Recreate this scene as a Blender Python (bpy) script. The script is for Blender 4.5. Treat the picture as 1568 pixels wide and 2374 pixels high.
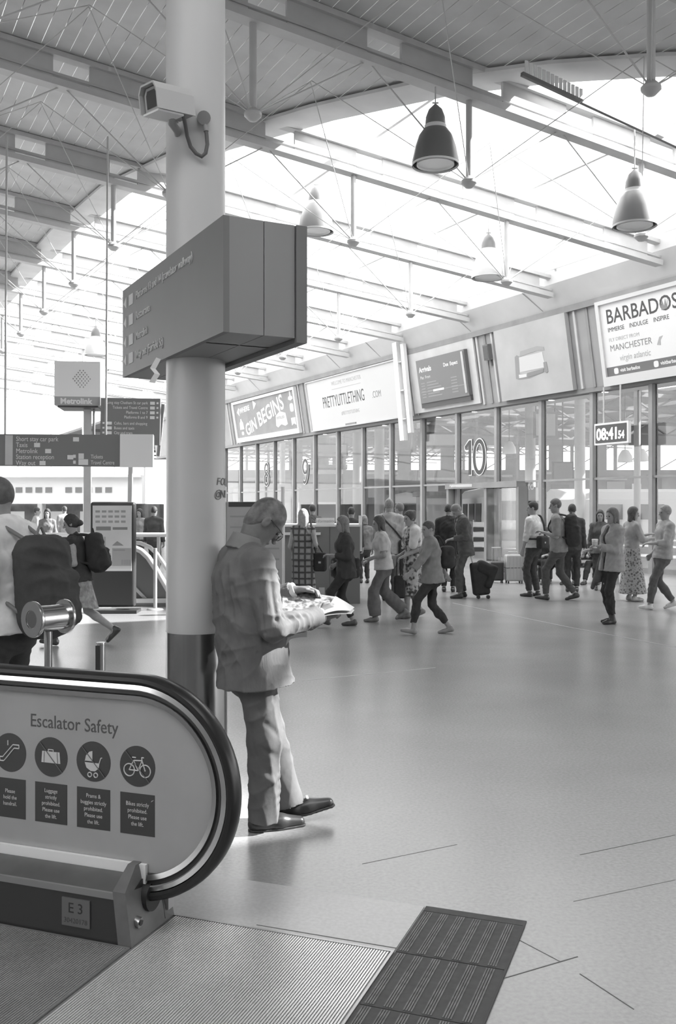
import bpy, math, random
import numpy as np
from mathutils import Vector, Matrix

random.seed(7)
scene = bpy.context.scene
for o in list(bpy.data.objects):
    bpy.data.objects.remove(o)
COL = scene.collection

# ---------------------------------------------------------------- camera
EYE, FPX, HORIZ, CX = 1.65, 2228.0, 1178.0, 784.0      # eye height, focal length and horizon of the 1568x2374 frame
cam = bpy.data.cameras.new('camera')
cam.sensor_fit = 'VERTICAL'
cam.sensor_height = 36.0
cam.lens = 36.0 * FPX / 2374.0
cam.shift_y = -(1187.0 - HORIZ) / 2374.0
cam.clip_end = 600
camera = bpy.data.objects.new('camera', cam)
camera.location = (0, 0, EYE)
camera.rotation_euler = (math.pi / 2, 0, 0)
COL.objects.link(camera)
scene.camera = camera

# ---------------------------------------------------------------- sky, sun, exposure
world = bpy.data.worlds.new('sky')
scene.world = world
world.use_nodes = True
bg = world.node_tree.nodes['Background']
bg.inputs[0].default_value = (1, 1, 1, 1)
bg.inputs[1].default_value = 3.0
sun = bpy.data.lights.new('sun', 'SUN')
sun.energy = 18.0
sun.angle = 0.012
sun_o = bpy.data.objects.new('sun', sun)
SUN_EL = math.radians(33)
SUN_TO = Vector((0.985 * math.cos(SUN_EL), 0.17 * math.cos(SUN_EL), math.sin(SUN_EL)))
sun_o.rotation_euler = (-SUN_TO).to_track_quat('-Z', 'Y').to_euler()
sun_o.location = (20, 10, 30)
COL.objects.link(sun_o)
vs = scene.view_settings
vs.view_transform = 'Standard'
vs.look = 'None'
vs.gamma = 1.0
vs.exposure = 0.36
vs.use_curve_mapping = False
scene.cycles.use_denoising = True
scene.cycles.max_bounces = 5
scene.cycles.diffuse_bounces = 4
scene.cycles.glossy_bounces = 3
scene.cycles.transparent_max_bounces = 14
scene.cycles.use_adaptive_sampling = True
scene.cycles.adaptive_threshold = 0.03
scene.cycles.sample_clamp_indirect = 6.0
scene.cycles.caustics_reflective = False
scene.cycles.caustics_refractive = False

# ---------------------------------------------------------------- materials (all grey: a black and white photograph)
MATS = {}
def M(name, v, rough=0.6, metal=0.0, noise=None, bump=None, spec=0.5, aniso=None):
    """v grey albedo; noise=(scale, amount) mottles the colour; bump=(scale, strength)."""
    if name in MATS:
        return MATS[name]
    m = bpy.data.materials.new(name)
    m.use_nodes = True
    nt = m.node_tree
    b = nt.nodes['Principled BSDF']
    b.inputs['Base Color'].default_value = (v, v, v, 1)
    b.inputs['Roughness'].default_value = rough
    b.inputs['Metallic'].default_value = metal
    b.inputs['Specular IOR Level'].default_value = spec
    tc = nt.nodes.new('ShaderNodeTexCoord')
    if noise:
        n = nt.nodes.new('ShaderNodeTexNoise')
        n.inputs['Scale'].default_value = noise[0]
        n.inputs['Detail'].default_value = 5
        nt.links.new(tc.outputs['Object'], n.inputs['Vector'])
        r = nt.nodes.new('ShaderNodeMapRange')
        r.inputs['From Min'].default_value = 0.3
        r.inputs['From Max'].default_value = 0.7
        r.inputs['To Min'].default_value = max(v - noise[1], 0.004)
        r.inputs['To Max'].default_value = v + noise[1]
        nt.links.new(n.outputs['Fac'], r.inputs['Value'])
        nt.links.new(r.outputs['Result'], b.inputs['Base Color'])
    if bump:
        n2 = nt.nodes.new('ShaderNodeTexNoise')
        n2.inputs['Scale'].default_value = bump[0]
        n2.inputs['Detail'].default_value = 4
        nt.links.new(tc.outputs['Object'], n2.inputs['Vector'])
        bp = nt.nodes.new('ShaderNodeBump')
        bp.inputs['Strength'].default_value = bump[1]
        bp.inputs['Distance'].default_value = 0.01
        nt.links.new(n2.outputs['Fac'], bp.inputs['Height'])
        nt.links.new(bp.outputs['Normal'], b.inputs['Normal'])
    MATS[name] = m
    return m

def cloth(v):
    return M('cloth_%03d' % round(v * 1000), v, 0.9, noise=(14, v * 0.12), bump=(60, 0.12), spec=0.15)

def skin(v=0.33):
    return M('skin_%03d' % round(v * 1000), v, 0.55, noise=(30, v * 0.08), spec=0.3)

def hairm(v):
    return M('hair_%03d' % round(v * 1000), v, 0.6, noise=(30, v * 0.2), bump=(60, 0.25), spec=0.25)

def emit(name, v, s):
    if name in MATS:
        return MATS[name]
    m = bpy.data.materials.new(name)
    m.use_nodes = True
    b = m.node_tree.nodes['Principled BSDF']
    b.inputs['Base Color'].default_value = (v, v, v, 1)
    b.inputs['Emission Color'].default_value = (1, 1, 1, 1)
    b.inputs['Emission Strength'].default_value = s
    MATS[name] = m
    return m

def glass(name, trans, gloss_rough=0.03, translucent=0.0, tv=0.95, ior=1.45):
    if name in MATS:
        return MATS[name]
    m = bpy.data.materials.new(name)
    m.use_nodes = True
    nt = m.node_tree
    for n in list(nt.nodes):
        nt.nodes.remove(n)
    out = nt.nodes.new('ShaderNodeOutputMaterial')
    t = nt.nodes.new('ShaderNodeBsdfTransparent')
    t.inputs[0].default_value = (trans, trans, trans, 1)
    g = nt.nodes.new('ShaderNodeBsdfGlossy')
    g.inputs['Roughness'].default_value = gloss_rough
    fr = nt.nodes.new('ShaderNodeFresnel')
    geo = nt.nodes.new('ShaderNodeNewGeometry')          # same reflectance from either side of a pane
    e1 = nt.nodes.new('ShaderNodeMath'); e1.operation = 'MULTIPLY_ADD'
    e1.inputs[1].default_value = -2.0; e1.inputs[2].default_value = 1.0
    nt.links.new(geo.outputs['Backfacing'], e1.inputs[0])
    e2 = nt.nodes.new('ShaderNodeMath'); e2.operation = 'POWER'
    e2.inputs[0].default_value = ior
    nt.links.new(e1.outputs[0], e2.inputs[1])
    nt.links.new(e2.outputs[0], fr.inputs['IOR'])
    mix = nt.nodes.new('ShaderNodeMixShader')
    nt.links.new(fr.outputs[0], mix.inputs[0])
    last = t
    if translucent > 0:
        tl = nt.nodes.new('ShaderNodeBsdfTranslucent')
        tl.inputs[0].default_value = (tv, tv, tv, 1)
        mx = nt.nodes.new('ShaderNodeMixShader')
        mx.inputs[0].default_value = translucent
        nt.links.new(t.outputs[0], mx.inputs[1])
        nt.links.new(tl.outputs[0], mx.inputs[2])
        last = mx
    nt.links.new(last.outputs[0], mix.inputs[1])
    nt.links.new(g.outputs[0], mix.inputs[2])
    nt.links.new(mix.outputs[0], out.inputs[0])
    MATS[name] = m
    return m

def ramp_mat(name, kind, stops, scale=8.0, rough=0.85, stretch=(1, 1, 1), coord='Object'):
    """patterned cloth, print, terrazzo: a noise or voronoi or checks pushed through a grey ramp."""
    if name in MATS:
        return MATS[name]
    m = bpy.data.materials.new(name)
    m.use_nodes = True
    nt = m.node_tree
    b = nt.nodes['Principled BSDF']
    b.inputs['Roughness'].default_value = rough
    b.inputs['Specular IOR Level'].default_value = 0.2
    tc = nt.nodes.new('ShaderNodeTexCoord')
    mp = nt.nodes.new('ShaderNodeMapping')
    mp.inputs['Scale'].default_value = stretch
    nt.links.new(tc.outputs[coord], mp.inputs['Vector'])
    if kind == 'plaid':
        w = []
        for ax in ('X', 'Z'):
            t = nt.nodes.new('ShaderNodeTexWave')
            t.bands_direction = ax
            t.inputs['Scale'].default_value = scale
            t.inputs['Distortion'].default_value = 0.4
            nt.links.new(mp.outputs[0], t.inputs['Vector'])
            w.append(t)
        ad = nt.nodes.new('ShaderNodeMath')
        ad.operation = 'MAXIMUM'
        nt.links.new(w[0].outputs['Fac'], ad.inputs[0])
        nt.links.new(w[1].outputs['Fac'], ad.inputs[1])
        src = ad.outputs[0]
    elif kind == 'voronoi':
        t = nt.nodes.new('ShaderNodeTexVoronoi')
        t.inputs['Scale'].default_value = scale
        nt.links.new(mp.outputs[0], t.inputs['Vector'])
        src = t.outputs['Distance']
    else:
        t = nt.nodes.new('ShaderNodeTexNoise')
        t.inputs['Scale'].default_value = scale
        t.inputs['Detail'].default_value = 3
        nt.links.new(mp.outputs[0], t.inputs['Vector'])
        src = t.outputs['Fac']
    cr = nt.nodes.new('ShaderNodeValToRGB')
    el = cr.color_ramp.elements
    el[0].position, el[0].color = stops[0][0], (stops[0][1],) * 3 + (1,)
    el[1].position, el[1].color = stops[-1][0], (stops[-1][1],) * 3 + (1,)
    for p, v in stops[1:-1]:
        e = el.new(p)
        e.color = (v, v, v, 1)
    nt.links.new(src, cr.inputs[0])
    nt.links.new(cr.outputs[0], b.inputs['Base Color'])
    MATS[name] = m
    return m

# ---------------------------------------------------------------- mesh helpers
def V(*a):
    return np.array(a, dtype=float)

def unit(v):
    v = np.asarray(v, float)
    return v / max(np.linalg.norm(v), 1e-9)

class MB:
    def __init__(s):
        s.v, s.f = [], []
    def add(s, vs, fs):
        n = len(s.v)
        s.v += [tuple(map(float, p)) for p in vs]
        s.f += [tuple(i + n for i in f) for f in fs]
        return s
    def box(s, x0, x1, y0, y1, z0, z1):
        return s.add([(x0, y0, z0), (x1, y0, z0), (x1, y1, z0), (x0, y1, z0), (x0, y0, z1), (x1, y0, z1), (x1, y1, z1), (x0, y1, z1)],
                     [(0, 3, 2, 1), (4, 5, 6, 7), (0, 1, 5, 4), (1, 2, 6, 5), (2, 3, 7, 6), (3, 0, 4, 7)])
    def bar(s, p0, p1, w, h, up=(0, 0, 1)):
        p0, p1 = np.array(p0, float), np.array(p1, float)
        a = unit(p1 - p0)
        x = np.cross(a, up)
        if np.linalg.norm(x) < 1e-6:
            x = np.cross(a, (1, 0, 0))
        x = unit(x); y = np.cross(x, a)
        q = []
        for p in (p0, p1):
            for sx, sy in ((-1, -1), (1, -1), (1, 1), (-1, 1)):
                q.append(p + x * sx * w / 2 + y * sy * h / 2)
        return s.add(q, [(0, 1, 2, 3), (7, 6, 5, 4), (0, 4, 5, 1), (1, 5, 6, 2), (2, 6, 7, 3), (3, 7, 4, 0)])
    def tube(s, pts, r, n=10, caps=True):
        pts = [np.array(p, float) for p in pts]
        rs = r if isinstance(r, (list, tuple)) else [r] * len(pts)
        base = len(s.v)
        x = None
        for i, p in enumerate(pts):
            a = unit((pts[i + 1] if i + 1 < len(pts) else p) - (pts[i - 1] if i else p))
            if x is None:
                x = np.cross(a, (0, 0, 1)) if abs(a[2]) < 0.95 else np.cross(a, (1, 0, 0))
            x = unit(x - a * np.dot(x, a))
            y = np.cross(a, x)
            for k in range(n):
                t = 2 * math.pi * k / n
                s.v.append(tuple(p + (x * math.cos(t) + y * math.sin(t)) * rs[i]))
        m = len(pts)
        for i in range(m - 1):
            for k in range(n):
                k2 = (k + 1) % n
                s.f.append((base + i * n + k, base + i * n + k2, base + (i + 1) * n + k2, base + (i + 1) * n + k))
        if caps:
            s.f.append(tuple(base + k for k in reversed(range(n))))
            s.f.append(tuple(base + (m - 1) * n + k for k in range(n)))
        return s
    def lathe(s, prof, n=32, c=(0, 0, 0), M3=None):
        base = len(s.v)
        for r, z in prof:
            for k in range(n):
                t = 2 * math.pi * k / n
                p = np.array((r * math.cos(t), r * math.sin(t), z))
                if M3 is not None:
                    p = M3 @ p
                s.v.append(tuple(p + np.array(c, float)))
        for i in range(len(prof) - 1):
            for k in range(n):
                k2 = (k + 1) % n
                s.f.append((base + i * n + k, base + i * n + k2, base + (i + 1) * n + k2, base + (i + 1) * n + k))
        return s
    def prism(s, poly, d0, d1, plane='xz'):
        """polygon in the named plane, extruded along the remaining axis from d0 to d1"""
        n = len(poly)
        def P(u, w, d):
            return {'xz': (u, d, w), 'xy': (u, w, d), 'yz': (d, u, w)}[plane]
        vs = [P(u, w, d0) for u, w in poly] + [P(u, w, d1) for u, w in poly]
        fs = [tuple(range(n)), tuple(range(2 * n - 1, n - 1, -1))]
        fs += [(i, i + n, (i + 1) % n + n, (i + 1) % n) for i in range(n)]
        return s.add(vs, fs)
    def sweep(s, path, prof, closed_prof=True):
        """path: list of (point, n-vector); prof: (n, y) offsets, y is the local y axis"""
        base = len(s.v)
        m = len(prof)
        for p, nv in path:
            for a, b in prof:
                s.v.append((p[0] + nv[0] * a, p[1] + b, p[2] + nv[2] * a))
        for i in range(len(path) - 1):
            for k in range(m):
                k2 = (k + 1) % m
                s.f.append((base + i * m + k, base + i * m + k2, base + (i + 1) * m + k2, base + (i + 1) * m + k))
        s.f.append(tuple(base + k for k in reversed(range(m))))
        s.f.append(tuple(base + (len(path) - 1) * m + k for k in range(m)))
        return s
    def mesh(s, name, smooth=False, fix=True):
        me = bpy.data.meshes.new(name)
        me.from_pydata(s.v, [], s.f)
        if fix:
            import bmesh
            bm = bmesh.new()
            bm.from_mesh(me)
            bmesh.ops.recalc_face_normals(bm, faces=bm.faces)
            bm.to_mesh(me)
            bm.free()
        if smooth:
            me.polygons.foreach_set('use_smooth', [True] * len(me.polygons))
            try:
                me.set_sharp_from_angle(angle=math.radians(40))
            except Exception:
                pass
        me.update()
        return me
    def build(s, name, m, parent=None, smooth=False, loc=None, rz=0.0):
        return obj(name, s.mesh(name, smooth), m, parent, loc, rz)

def obj(name, me, m, parent=None, loc=None, rz=0.0):
    o = bpy.data.objects.new(name, me)
    if m is not None and not me.materials:
        me.materials.append(m)
    COL.objects.link(o)
    if parent is not None:
        o.parent = parent
    if loc is not None:
        o.location = loc
    if rz:
        o.rotation_euler = (0, 0, rz)
    return o

def tag(o, label=None, cat=None, group=None, kind=None):
    if label: o['label'] = label
    if cat: o['category'] = cat
    if group: o['group'] = group
    if kind: o['kind'] = kind
    return o

def thing(name, label, cat, loc=(0, 0, 0), rz=0.0, group=None, kind=None):
    o = bpy.data.objects.new(name, None)
    o.empty_display_size = 0.1
    COL.objects.link(o)
    o.location = loc
    o.rotation_euler = (0, 0, rz)
    return tag(o, label, cat, group, kind)

def panel(name, label, cat, origin, xd, yd, group=None, kind=None):
    """an Empty whose local x runs to the right of a flat thing, y up it and z out of it"""
    o = thing(name, label, cat, group=group, kind=kind)
    x = Vector(unit(xd)); y = Vector(unit(yd)); z = x.cross(y)
    m = Matrix(((x.x, y.x, z.x, origin[0]), (x.y, y.y, z.y, origin[1]), (x.z, y.z, z.z, origin[2]), (0, 0, 0, 1)))
    o.matrix_world = m
    return o

def child(o, parent):
    o.parent = parent
    return o

def text(parent, body, size, loc, m, align='LEFT', sx=1.0, rot=None, ext=0.0015, name='lettering', shear=0.0, bold=0.0, fit=None, space=1.0):
    cu = bpy.data.curves.new(name, 'FONT')
    cu.body = body
    cu.size = size
    cu.align_x = align
    cu.extrude = ext
    cu.shear = shear
    cu.offset = bold
    cu.space_line = space
    cu.resolution_u = 3
    cu.materials.append(m)
    o = bpy.data.objects.new(name, cu)
    COL.objects.link(o)
    o.parent = parent
    o.location = loc
    if rot is not None:
        o.rotation_euler = rot
    o.scale = (sx, 1, 1)
    return o

def fpt(px, py):
    """point of the floor that stands at this spot of the photograph"""
    y = FPX * EYE / (py - HORIZ)
    return ((px - CX) * y / FPX, y)

def at(px, py, y):
    """world point at depth y for this spot of the photograph"""
    return ((px - CX) * y / FPX, y, EYE + (HORIZ - py) * y / FPX)

# hall axes: a runs away along the shop fronts, b runs across the hall towards them
TH = math.atan(1164.0 / 2228.0)
D1 = (-math.sin(TH), math.cos(TH))
D2 = (math.cos(TH), math.sin(TH))
def H(b, a, z=0.0):
    return (D1[0] * a + D2[0] * b, D1[1] * a + D2[1] * b, z)
def roof_z(b):
    return 9.82 - 0.1 * b

# ---------------------------------------------------------------- smooth solid builder (signed distances -> surface net)
class SDF:
    def __init__(s, k=0.03):
        s.k, s.p, s.subs, s.cuts, s.folds, s.wr = k, [], [], [], [], None
    def cone(s, p0, p1, r0, r1=None, flat=0, k=None, sub=False):
        r1 = r0 if r1 is None else r1
        p0, p1 = np.array(p0, float), np.array(p1, float)
        R = max(r0, r1)
        (s.subs if sub else s.p).append(('c', np.minimum(p0, p1) - R, np.maximum(p0, p1) + R, s.k if k is None else k, (p0, p1, r0, r1, flat)))
        return s
    def ell(s, c, r, R=None, k=None, sub=False):
        c, r = np.array(c, float), np.array(r, float)
        e = np.full(3, r.max()) if R is not None else r
        (s.subs if sub else s.p).append(('e', c - e, c + e, s.k if k is None else k, (c, r, R)))
        return s
    def box(s, c, h, rad=0.01, R=None, k=None, sub=False):
        c, h = np.array(c, float), np.array(h, float)
        e = np.full(3, np.linalg.norm(h)) if R is not None else h
        (s.subs if sub else s.p).append(('b', c - e, c + e, s.k if k is None else k, (c, h, rad, R)))
        return s
    def econe(s, p0, p1, ab0, ab1, side=(1, 0, 0), flat=0, k=None):
        p0, p1 = np.array(p0, float), np.array(p1, float)
        R = max(*ab0, *ab1)
        s.p.append(('n', np.minimum(p0, p1) - R, np.maximum(p0, p1) + R, s.k if k is None else k, (p0, p1, ab0, ab1, np.array(side, float), flat)))
        return s
    def cut(s, pt, n):
        s.cuts.append((np.array(pt, float), unit(n)))
        return s
    def fold(s, p0, p1, w, depth):
        s.folds.append((np.array(p0, float), np.array(p1, float), w, depth))
        return s
    @staticmethod
    def ev(kind, a, X, Y, Z):
        if kind == 'c':
            p0, p1, r0, r1, flat = a
            ba = p1 - p0
            L = max(np.linalg.norm(ba), 1e-6)
            ax = ba / L
            x, y, z = X - p0[0], Y - p0[1], Z - p0[2]
            t = x * ax[0] + y * ax[1] + z * ax[2]
            tc = np.clip(t, 0, L)
            d = np.sqrt((x - tc * ax[0]) ** 2 + (y - tc * ax[1]) ** 2 + (z - tc * ax[2]) ** 2) - (r0 + (r1 - r0) * tc / L)
            if flat & 1: d = np.maximum(d, -t)
            if flat & 2: d = np.maximum(d, t - L)
            return d
        if kind == 'n':
            p0, p1, ab0, ab1, sd, flat = a
            ba = p1 - p0
            L = max(np.linalg.norm(ba), 1e-6)
            ax = ba / L
            u = unit(sd - ax * np.dot(sd, ax))
            v = np.cross(ax, u)
            x, y, z = X - p0[0], Y - p0[1], Z - p0[2]
            t = x * ax[0] + y * ax[1] + z * ax[2]
            tc = np.clip(t, 0, L)
            f = tc / L
            ra = ab0[0] + (ab1[0] - ab0[0]) * f
            rb = ab0[1] + (ab1[1] - ab0[1]) * f
            rm = np.minimum(ra, rb)
            uu = x * u[0] + y * u[1] + z * u[2]
            vv = x * v[0] + y * v[1] + z * v[2]
            d = (np.sqrt((uu / ra) ** 2 + (vv / rb) ** 2 + ((t - tc) / rm) ** 2) - 1) * rm
            if flat & 1: d = np.maximum(d, -t)
            if flat & 2: d = np.maximum(d, t - L)
            return d
        if kind == 'e':
            c, r, R = a
            x, y, z = X - c[0], Y - c[1], Z - c[2]
            if R is not None:
                x, y, z = (R[0][0] * x + R[1][0] * y + R[2][0] * z, R[0][1] * x + R[1][1] * y + R[2][1] * z, R[0][2] * x + R[1][2] * y + R[2][2] * z)
            k0 = np.sqrt((x / r[0]) ** 2 + (y / r[1]) ** 2 + (z / r[2]) ** 2)
            k1 = np.sqrt((x / r[0] ** 2) ** 2 + (y / r[1] ** 2) ** 2 + (z / r[2] ** 2) ** 2)
            return k0 * (k0 - 1) / np.maximum(k1, 1e-6)
        c, h, rad, R = a
        x, y, z = X - c[0], Y - c[1], Z - c[2]
        if R is not None:
            x, y, z = (R[0][0] * x + R[1][0] * y + R[2][0] * z, R[0][1] * x + R[1][1] * y + R[2][1] * z, R[0][2] * x + R[1][2] * y + R[2][2] * z)
        qx, qy, qz = abs(x) - (h[0] - rad), abs(y) - (h[1] - rad), abs(z) - (h[2] - rad)
        return np.sqrt(np.maximum(qx, 0) ** 2 + np.maximum(qy, 0) ** 2 + np.maximum(qz, 0) ** 2) + np.minimum(np.maximum(qx, np.maximum(qy, qz)), 0) - rad
    def mesh(s, name, res):
        lo = np.min([p[1] for p in s.p], 0) - 3 * res
        hi = np.max([p[2] for p in s.p], 0) + 3 * res
        n = np.ceil((hi - lo) / res).astype(int) + 1
        gx = [(lo[i] + np.arange(n[i]) * res).astype(np.float32) for i in range(3)]
        D = np.full(n, 1e3, np.float32)
        def region(p):
            pad = p[3] + 2.5 * res
            i0 = np.maximum(np.floor((p[1] - pad - lo) / res).astype(int), 0)
            i1 = np.minimum(np.ceil((p[2] + pad - lo) / res).astype(int) + 1, n)
            return tuple(slice(i0[i], i1[i]) for i in range(3))
        def grid(sl):
            return gx[0][sl[0]][:, None, None], gx[1][sl[1]][None, :, None], gx[2][sl[2]][None, None, :]
        for p in s.p:
            sl = region(p)
            d = s.ev(p[0], p[4], *grid(sl)).astype(np.float32)
            a = D[sl]
            k = max(p[3], 1e-4)
            h = np.clip(0.5 + 0.5 * (d - a) / k, 0, 1)
            D[sl] = d + (a - d) * h - k * h * (1 - h)
        for p in s.subs:
            sl = region(p)
            d = -s.ev(p[0], p[4], *grid(sl)).astype(np.float32)
            a = D[sl]
            k = max(p[3], 1e-4)
            h = np.clip(0.5 - 0.5 * (d - a) / k, 0, 1)
            D[sl] = d + (a - d) * h + k * h * (1 - h)
        for pt, nn in s.cuts:
            X, Y, Z = grid((slice(None),) * 3)
            D = np.maximum(D, ((X - pt[0]) * nn[0] + (Y - pt[1]) * nn[1] + (Z - pt[2]) * nn[2]).astype(np.float32))
        I = D < 0
        c8 = [(i, j, k) for i in (0, 1) for j in (0, 1) for k in (0, 1)]
        def sub(A, c):
            return A[c[0]:A.shape[0] - 1 + c[0], c[1]:A.shape[1] - 1 + c[1], c[2]:A.shape[2] - 1 + c[2]]
        cnt = sum(sub(I, c).astype(np.int8) for c in c8)
        act = (cnt > 0) & (cnt < 8)
        idx = np.argwhere(act)
        if len(idx) == 0:
            raise ValueError('empty solid ' + name)
        vid = np.full(act.shape, -1, np.int64)
        vid[act] = np.arange(len(idx))
        vals = np.stack([D[idx[:, 0] + c[0], idx[:, 1] + c[1], idx[:, 2] + c[2]] for c in c8], 1)
        acc = np.zeros((len(idx), 3)); num = np.zeros(len(idx))
        for i in range(8):
            for j in range(i + 1, 8):
                ci, cj = np.array(c8[i]), np.array(c8[j])
                if abs(ci - cj).sum() != 1:
                    continue
                a, b = vals[:, i], vals[:, j]
                m = (a < 0) != (b < 0)
                den = a - b
                t = np.where(m, a / np.where(abs(den) < 1e-9, 1e-9, den), 0)
                t = np.clip(t, 0, 1)
                acc += np.where(m[:, None], ci[None] + t[:, None] * (cj - ci)[None], 0)
                num += m
        pos = lo + (idx + acc / num[:, None]) * res
        if s.folds or s.wr:
            nr = np.stack([vals[:, 4:].mean(1) - vals[:, :4].mean(1),
                           vals[:, [2, 3, 6, 7]].mean(1) - vals[:, [0, 1, 4, 5]].mean(1),
                           vals[:, 1::2].mean(1) - vals[:, 0::2].mean(1)], 1)
            nr /= np.maximum(np.linalg.norm(nr, axis=1), 1e-6)[:, None]
            off = np.zeros(len(pos))
            for p0, p1, w, dep in s.folds:
                ba = p1 - p0
                t = np.clip(((pos - p0) @ ba) / max(ba @ ba, 1e-9), 0, 1)
                dd = np.linalg.norm(pos - (p0 + t[:, None] * ba), axis=1)
                off -= dep * np.exp(-(dd / w) ** 2)
            if s.wr:                                   # cloth wrinkles: warped ridges in a few directions
                amp, freq, seed = s.wr
                rg = np.random.RandomState(seed)
                for _ in range(5):
                    kd = unit(rg.normal(size=3) * (1, 1, .8)) * freq * rg.uniform(.6, 1.5)
                    wd = rg.normal(size=3) * freq * .35
                    w2 = rg.normal(size=3) * freq * .25
                    ph = pos @ kd + 1.4 * np.sin(pos @ wd + rg.uniform(0, 6)) + rg.uniform(0, 6)
                    env = np.clip(np.sin(pos @ w2 + rg.uniform(0, 6)) + .25, 0, 1)
                    off += amp * env * (1 - 2 * np.abs(np.sin(ph)) ** .7)
            pos = pos + nr * off[:, None]
        quads = []
        for ax in range(3):
            o1, o2 = [(1, 2), (2, 0), (0, 1)][ax]
            A = np.moveaxis(I, ax, 0)
            e = np.argwhere(A[:-1] != A[1:])
            # back to xyz order
            order = [0, 0, 0]
            rest = [q for q in (0, 1, 2) if q != ax]
            g = np.zeros_like(e)
            g[:, ax] = e[:, 0]
            g[:, rest[0]] = e[:, 1]
            g[:, rest[1]] = e[:, 2]
            ok = (g[:, o1] > 0) & (g[:, o2] > 0) & (g[:, o1] < act.shape[o1]) & (g[:, o2] < act.shape[o2])
            g = g[ok]
            ins = I[g[:, 0], g[:, 1], g[:, 2]]
            def cell(d1, d2):
                h = g.copy()
                h[:, o1] -= d1
                h[:, o2] -= d2
                return vid[h[:, 0], h[:, 1], h[:, 2]]
            q = np.stack([cell(1, 1), cell(0, 1), cell(0, 0), cell(1, 0)], 1)
            q[~ins] = q[~ins][:, ::-1]
            quads.append(q)
        Q = np.concatenate(quads)
        Q = Q[(Q >= 0).all(1)]
        me = bpy.data.meshes.new(name)
        me.vertices.add(len(pos))
        me.vertices.foreach_set('co', pos.astype(np.float32).ravel())
        me.loops.add(len(Q) * 4)
        me.loops.foreach_set('vertex_index', Q.astype(np.int32).ravel())
        me.polygons.add(len(Q))
        me.polygons.foreach_set('loop_start', (np.arange(len(Q)) * 4).astype(np.int32))
        me.polygons.foreach_set('loop_total', np.full(len(Q), 4, np.int32))
        me.polygons.foreach_set('use_smooth', np.ones(len(Q), bool))
        me.update(calc_edges=True)
        return me
    def build(s, name, res, m, parent=None):
        return obj(name, s.mesh(name, res), m, parent)

# ================================================================ the setting
steel_w = M('white_painted_steel', 0.80, 0.45, noise=(3, 0.05))
steel_g = M('grey_painted_steel', 0.50, 0.5, noise=(3, 0.04))
dark = M('dark_paint', 0.06, 0.5)
mid = M('mid_grey_paint', 0.26, 0.6, noise=(2, 0.03))
light = M('light_grey_paint', 0.55, 0.6, noise=(2, 0.04))
white = M('white_paint', 0.80, 0.5)
chrome = M('brushed_steel', 0.55, 0.28, metal=1.0, noise=(5, 0.06))
black = M('black_plastic', 0.045, 0.35)
ink = M('dark_print', 0.07, 0.6)
inkmid = M('mid_print', 0.24, 0.7)
inklight = M('faint_print', 0.40, 0.7)
wlet = M('white_lettering', 0.75, 0.6)
glass_wall = glass('window_glass', 0.93)
glass_roof = glass('roof_glass', 0.95, 0.1, translucent=0.25)

def struct(name, mb, m, loc=None, rz=0.0, smooth=False, label=None):
    o = mb.build(name, m, None, smooth, loc, rz)
    o['kind'] = 'structure'
    if label:
        o['label'] = label
    return o

# floor: polished terrazzo
fm = bpy.data.materials.new('polished_terrazzo')
fm.use_nodes = True
nt = fm.node_tree
pb = nt.nodes['Principled BSDF']
tc = nt.nodes.new('ShaderNodeTexCoord')
n1 = nt.nodes.new('ShaderNodeTexNoise'); n1.inputs['Scale'].default_value = 55; n1.inputs['Detail'].default_value = 6
n2 = nt.nodes.new('ShaderNodeTexNoise'); n2.inputs['Scale'].default_value = 0.8; n2.inputs['Detail'].default_value = 4
nt.links.new(tc.outputs['Object'], n1.inputs['Vector'])
nt.links.new(tc.outputs['Object'], n2.inputs['Vector'])
mx = nt.nodes.new('ShaderNodeMath'); mx.operation = 'MULTIPLY_ADD'
mx.inputs[1].default_value = 0.20; mx.inputs[2].default_value = 0.175
nt.links.new(n1.outputs['Fac'], mx.inputs[0])
mx2 = nt.nodes.new('ShaderNodeMath'); mx2.operation = 'MULTIPLY_ADD'
mx2.inputs[1].default_value = 0.10
nt.links.new(n2.outputs['Fac'], mx2.inputs[0])
nt.links.new(mx.outputs[0], mx2.inputs[2])
nt.links.new(mx2.outputs[0], pb.inputs['Base Color'])
rr = nt.nodes.new('ShaderNodeMapRange')
rr.inputs['To Min'].default_value = 0.20; rr.inputs['To Max'].default_value = 0.30
nt.links.new(n2.outputs['Fac'], rr.inputs['Value'])
nt.links.new(rr.outputs[0], pb.inputs['Roughness'])
pb.inputs['Specular IOR Level'].default_value = 0.45

fl = struct('floor', MB().add([(-70, -25, 0), (90, -25, 0), (90, 130, 0), (-70, 130, 0)], [(0, 1, 2, 3)]), fm, label='polished grey terrazzo concourse floor')
joint_d = M('dark_joint', 0.15, 0.8)
joint_f = M('faint_joint', 0.24, 0.6)
joint_l = M('pale_joint', 0.37, 0.4)
for pts, w, m in (([(1160, 2271), (1340, 2218)], .0045, joint_d), ([(1345, 1982), (1566, 1936)], .0035, joint_d), ([(840, 2003), (1060, 1958)], .003, joint_f),
                  ([(1330, 2090), (1566, 2040)], .003, joint_f), ([(1345, 2258), (1470, 2340)], .004, joint_d), ([(1205, 2180), (1300, 2230)], .003, joint_d),
                  ([(1050, 1398), (1310, 1452)], .035, joint_l), ([(1310, 1452), (1566, 1500)], .035, joint_l), ([(700, 1578), (1010, 1548)], .02, joint_l)):
    p0, p1 = fpt(*pts[0]), fpt(*pts[1])
    MB().bar((p0[0], p0[1], .0006), (p1[0], p1[1], .0006), w, .0012).build('joint', m, fl)

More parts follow.
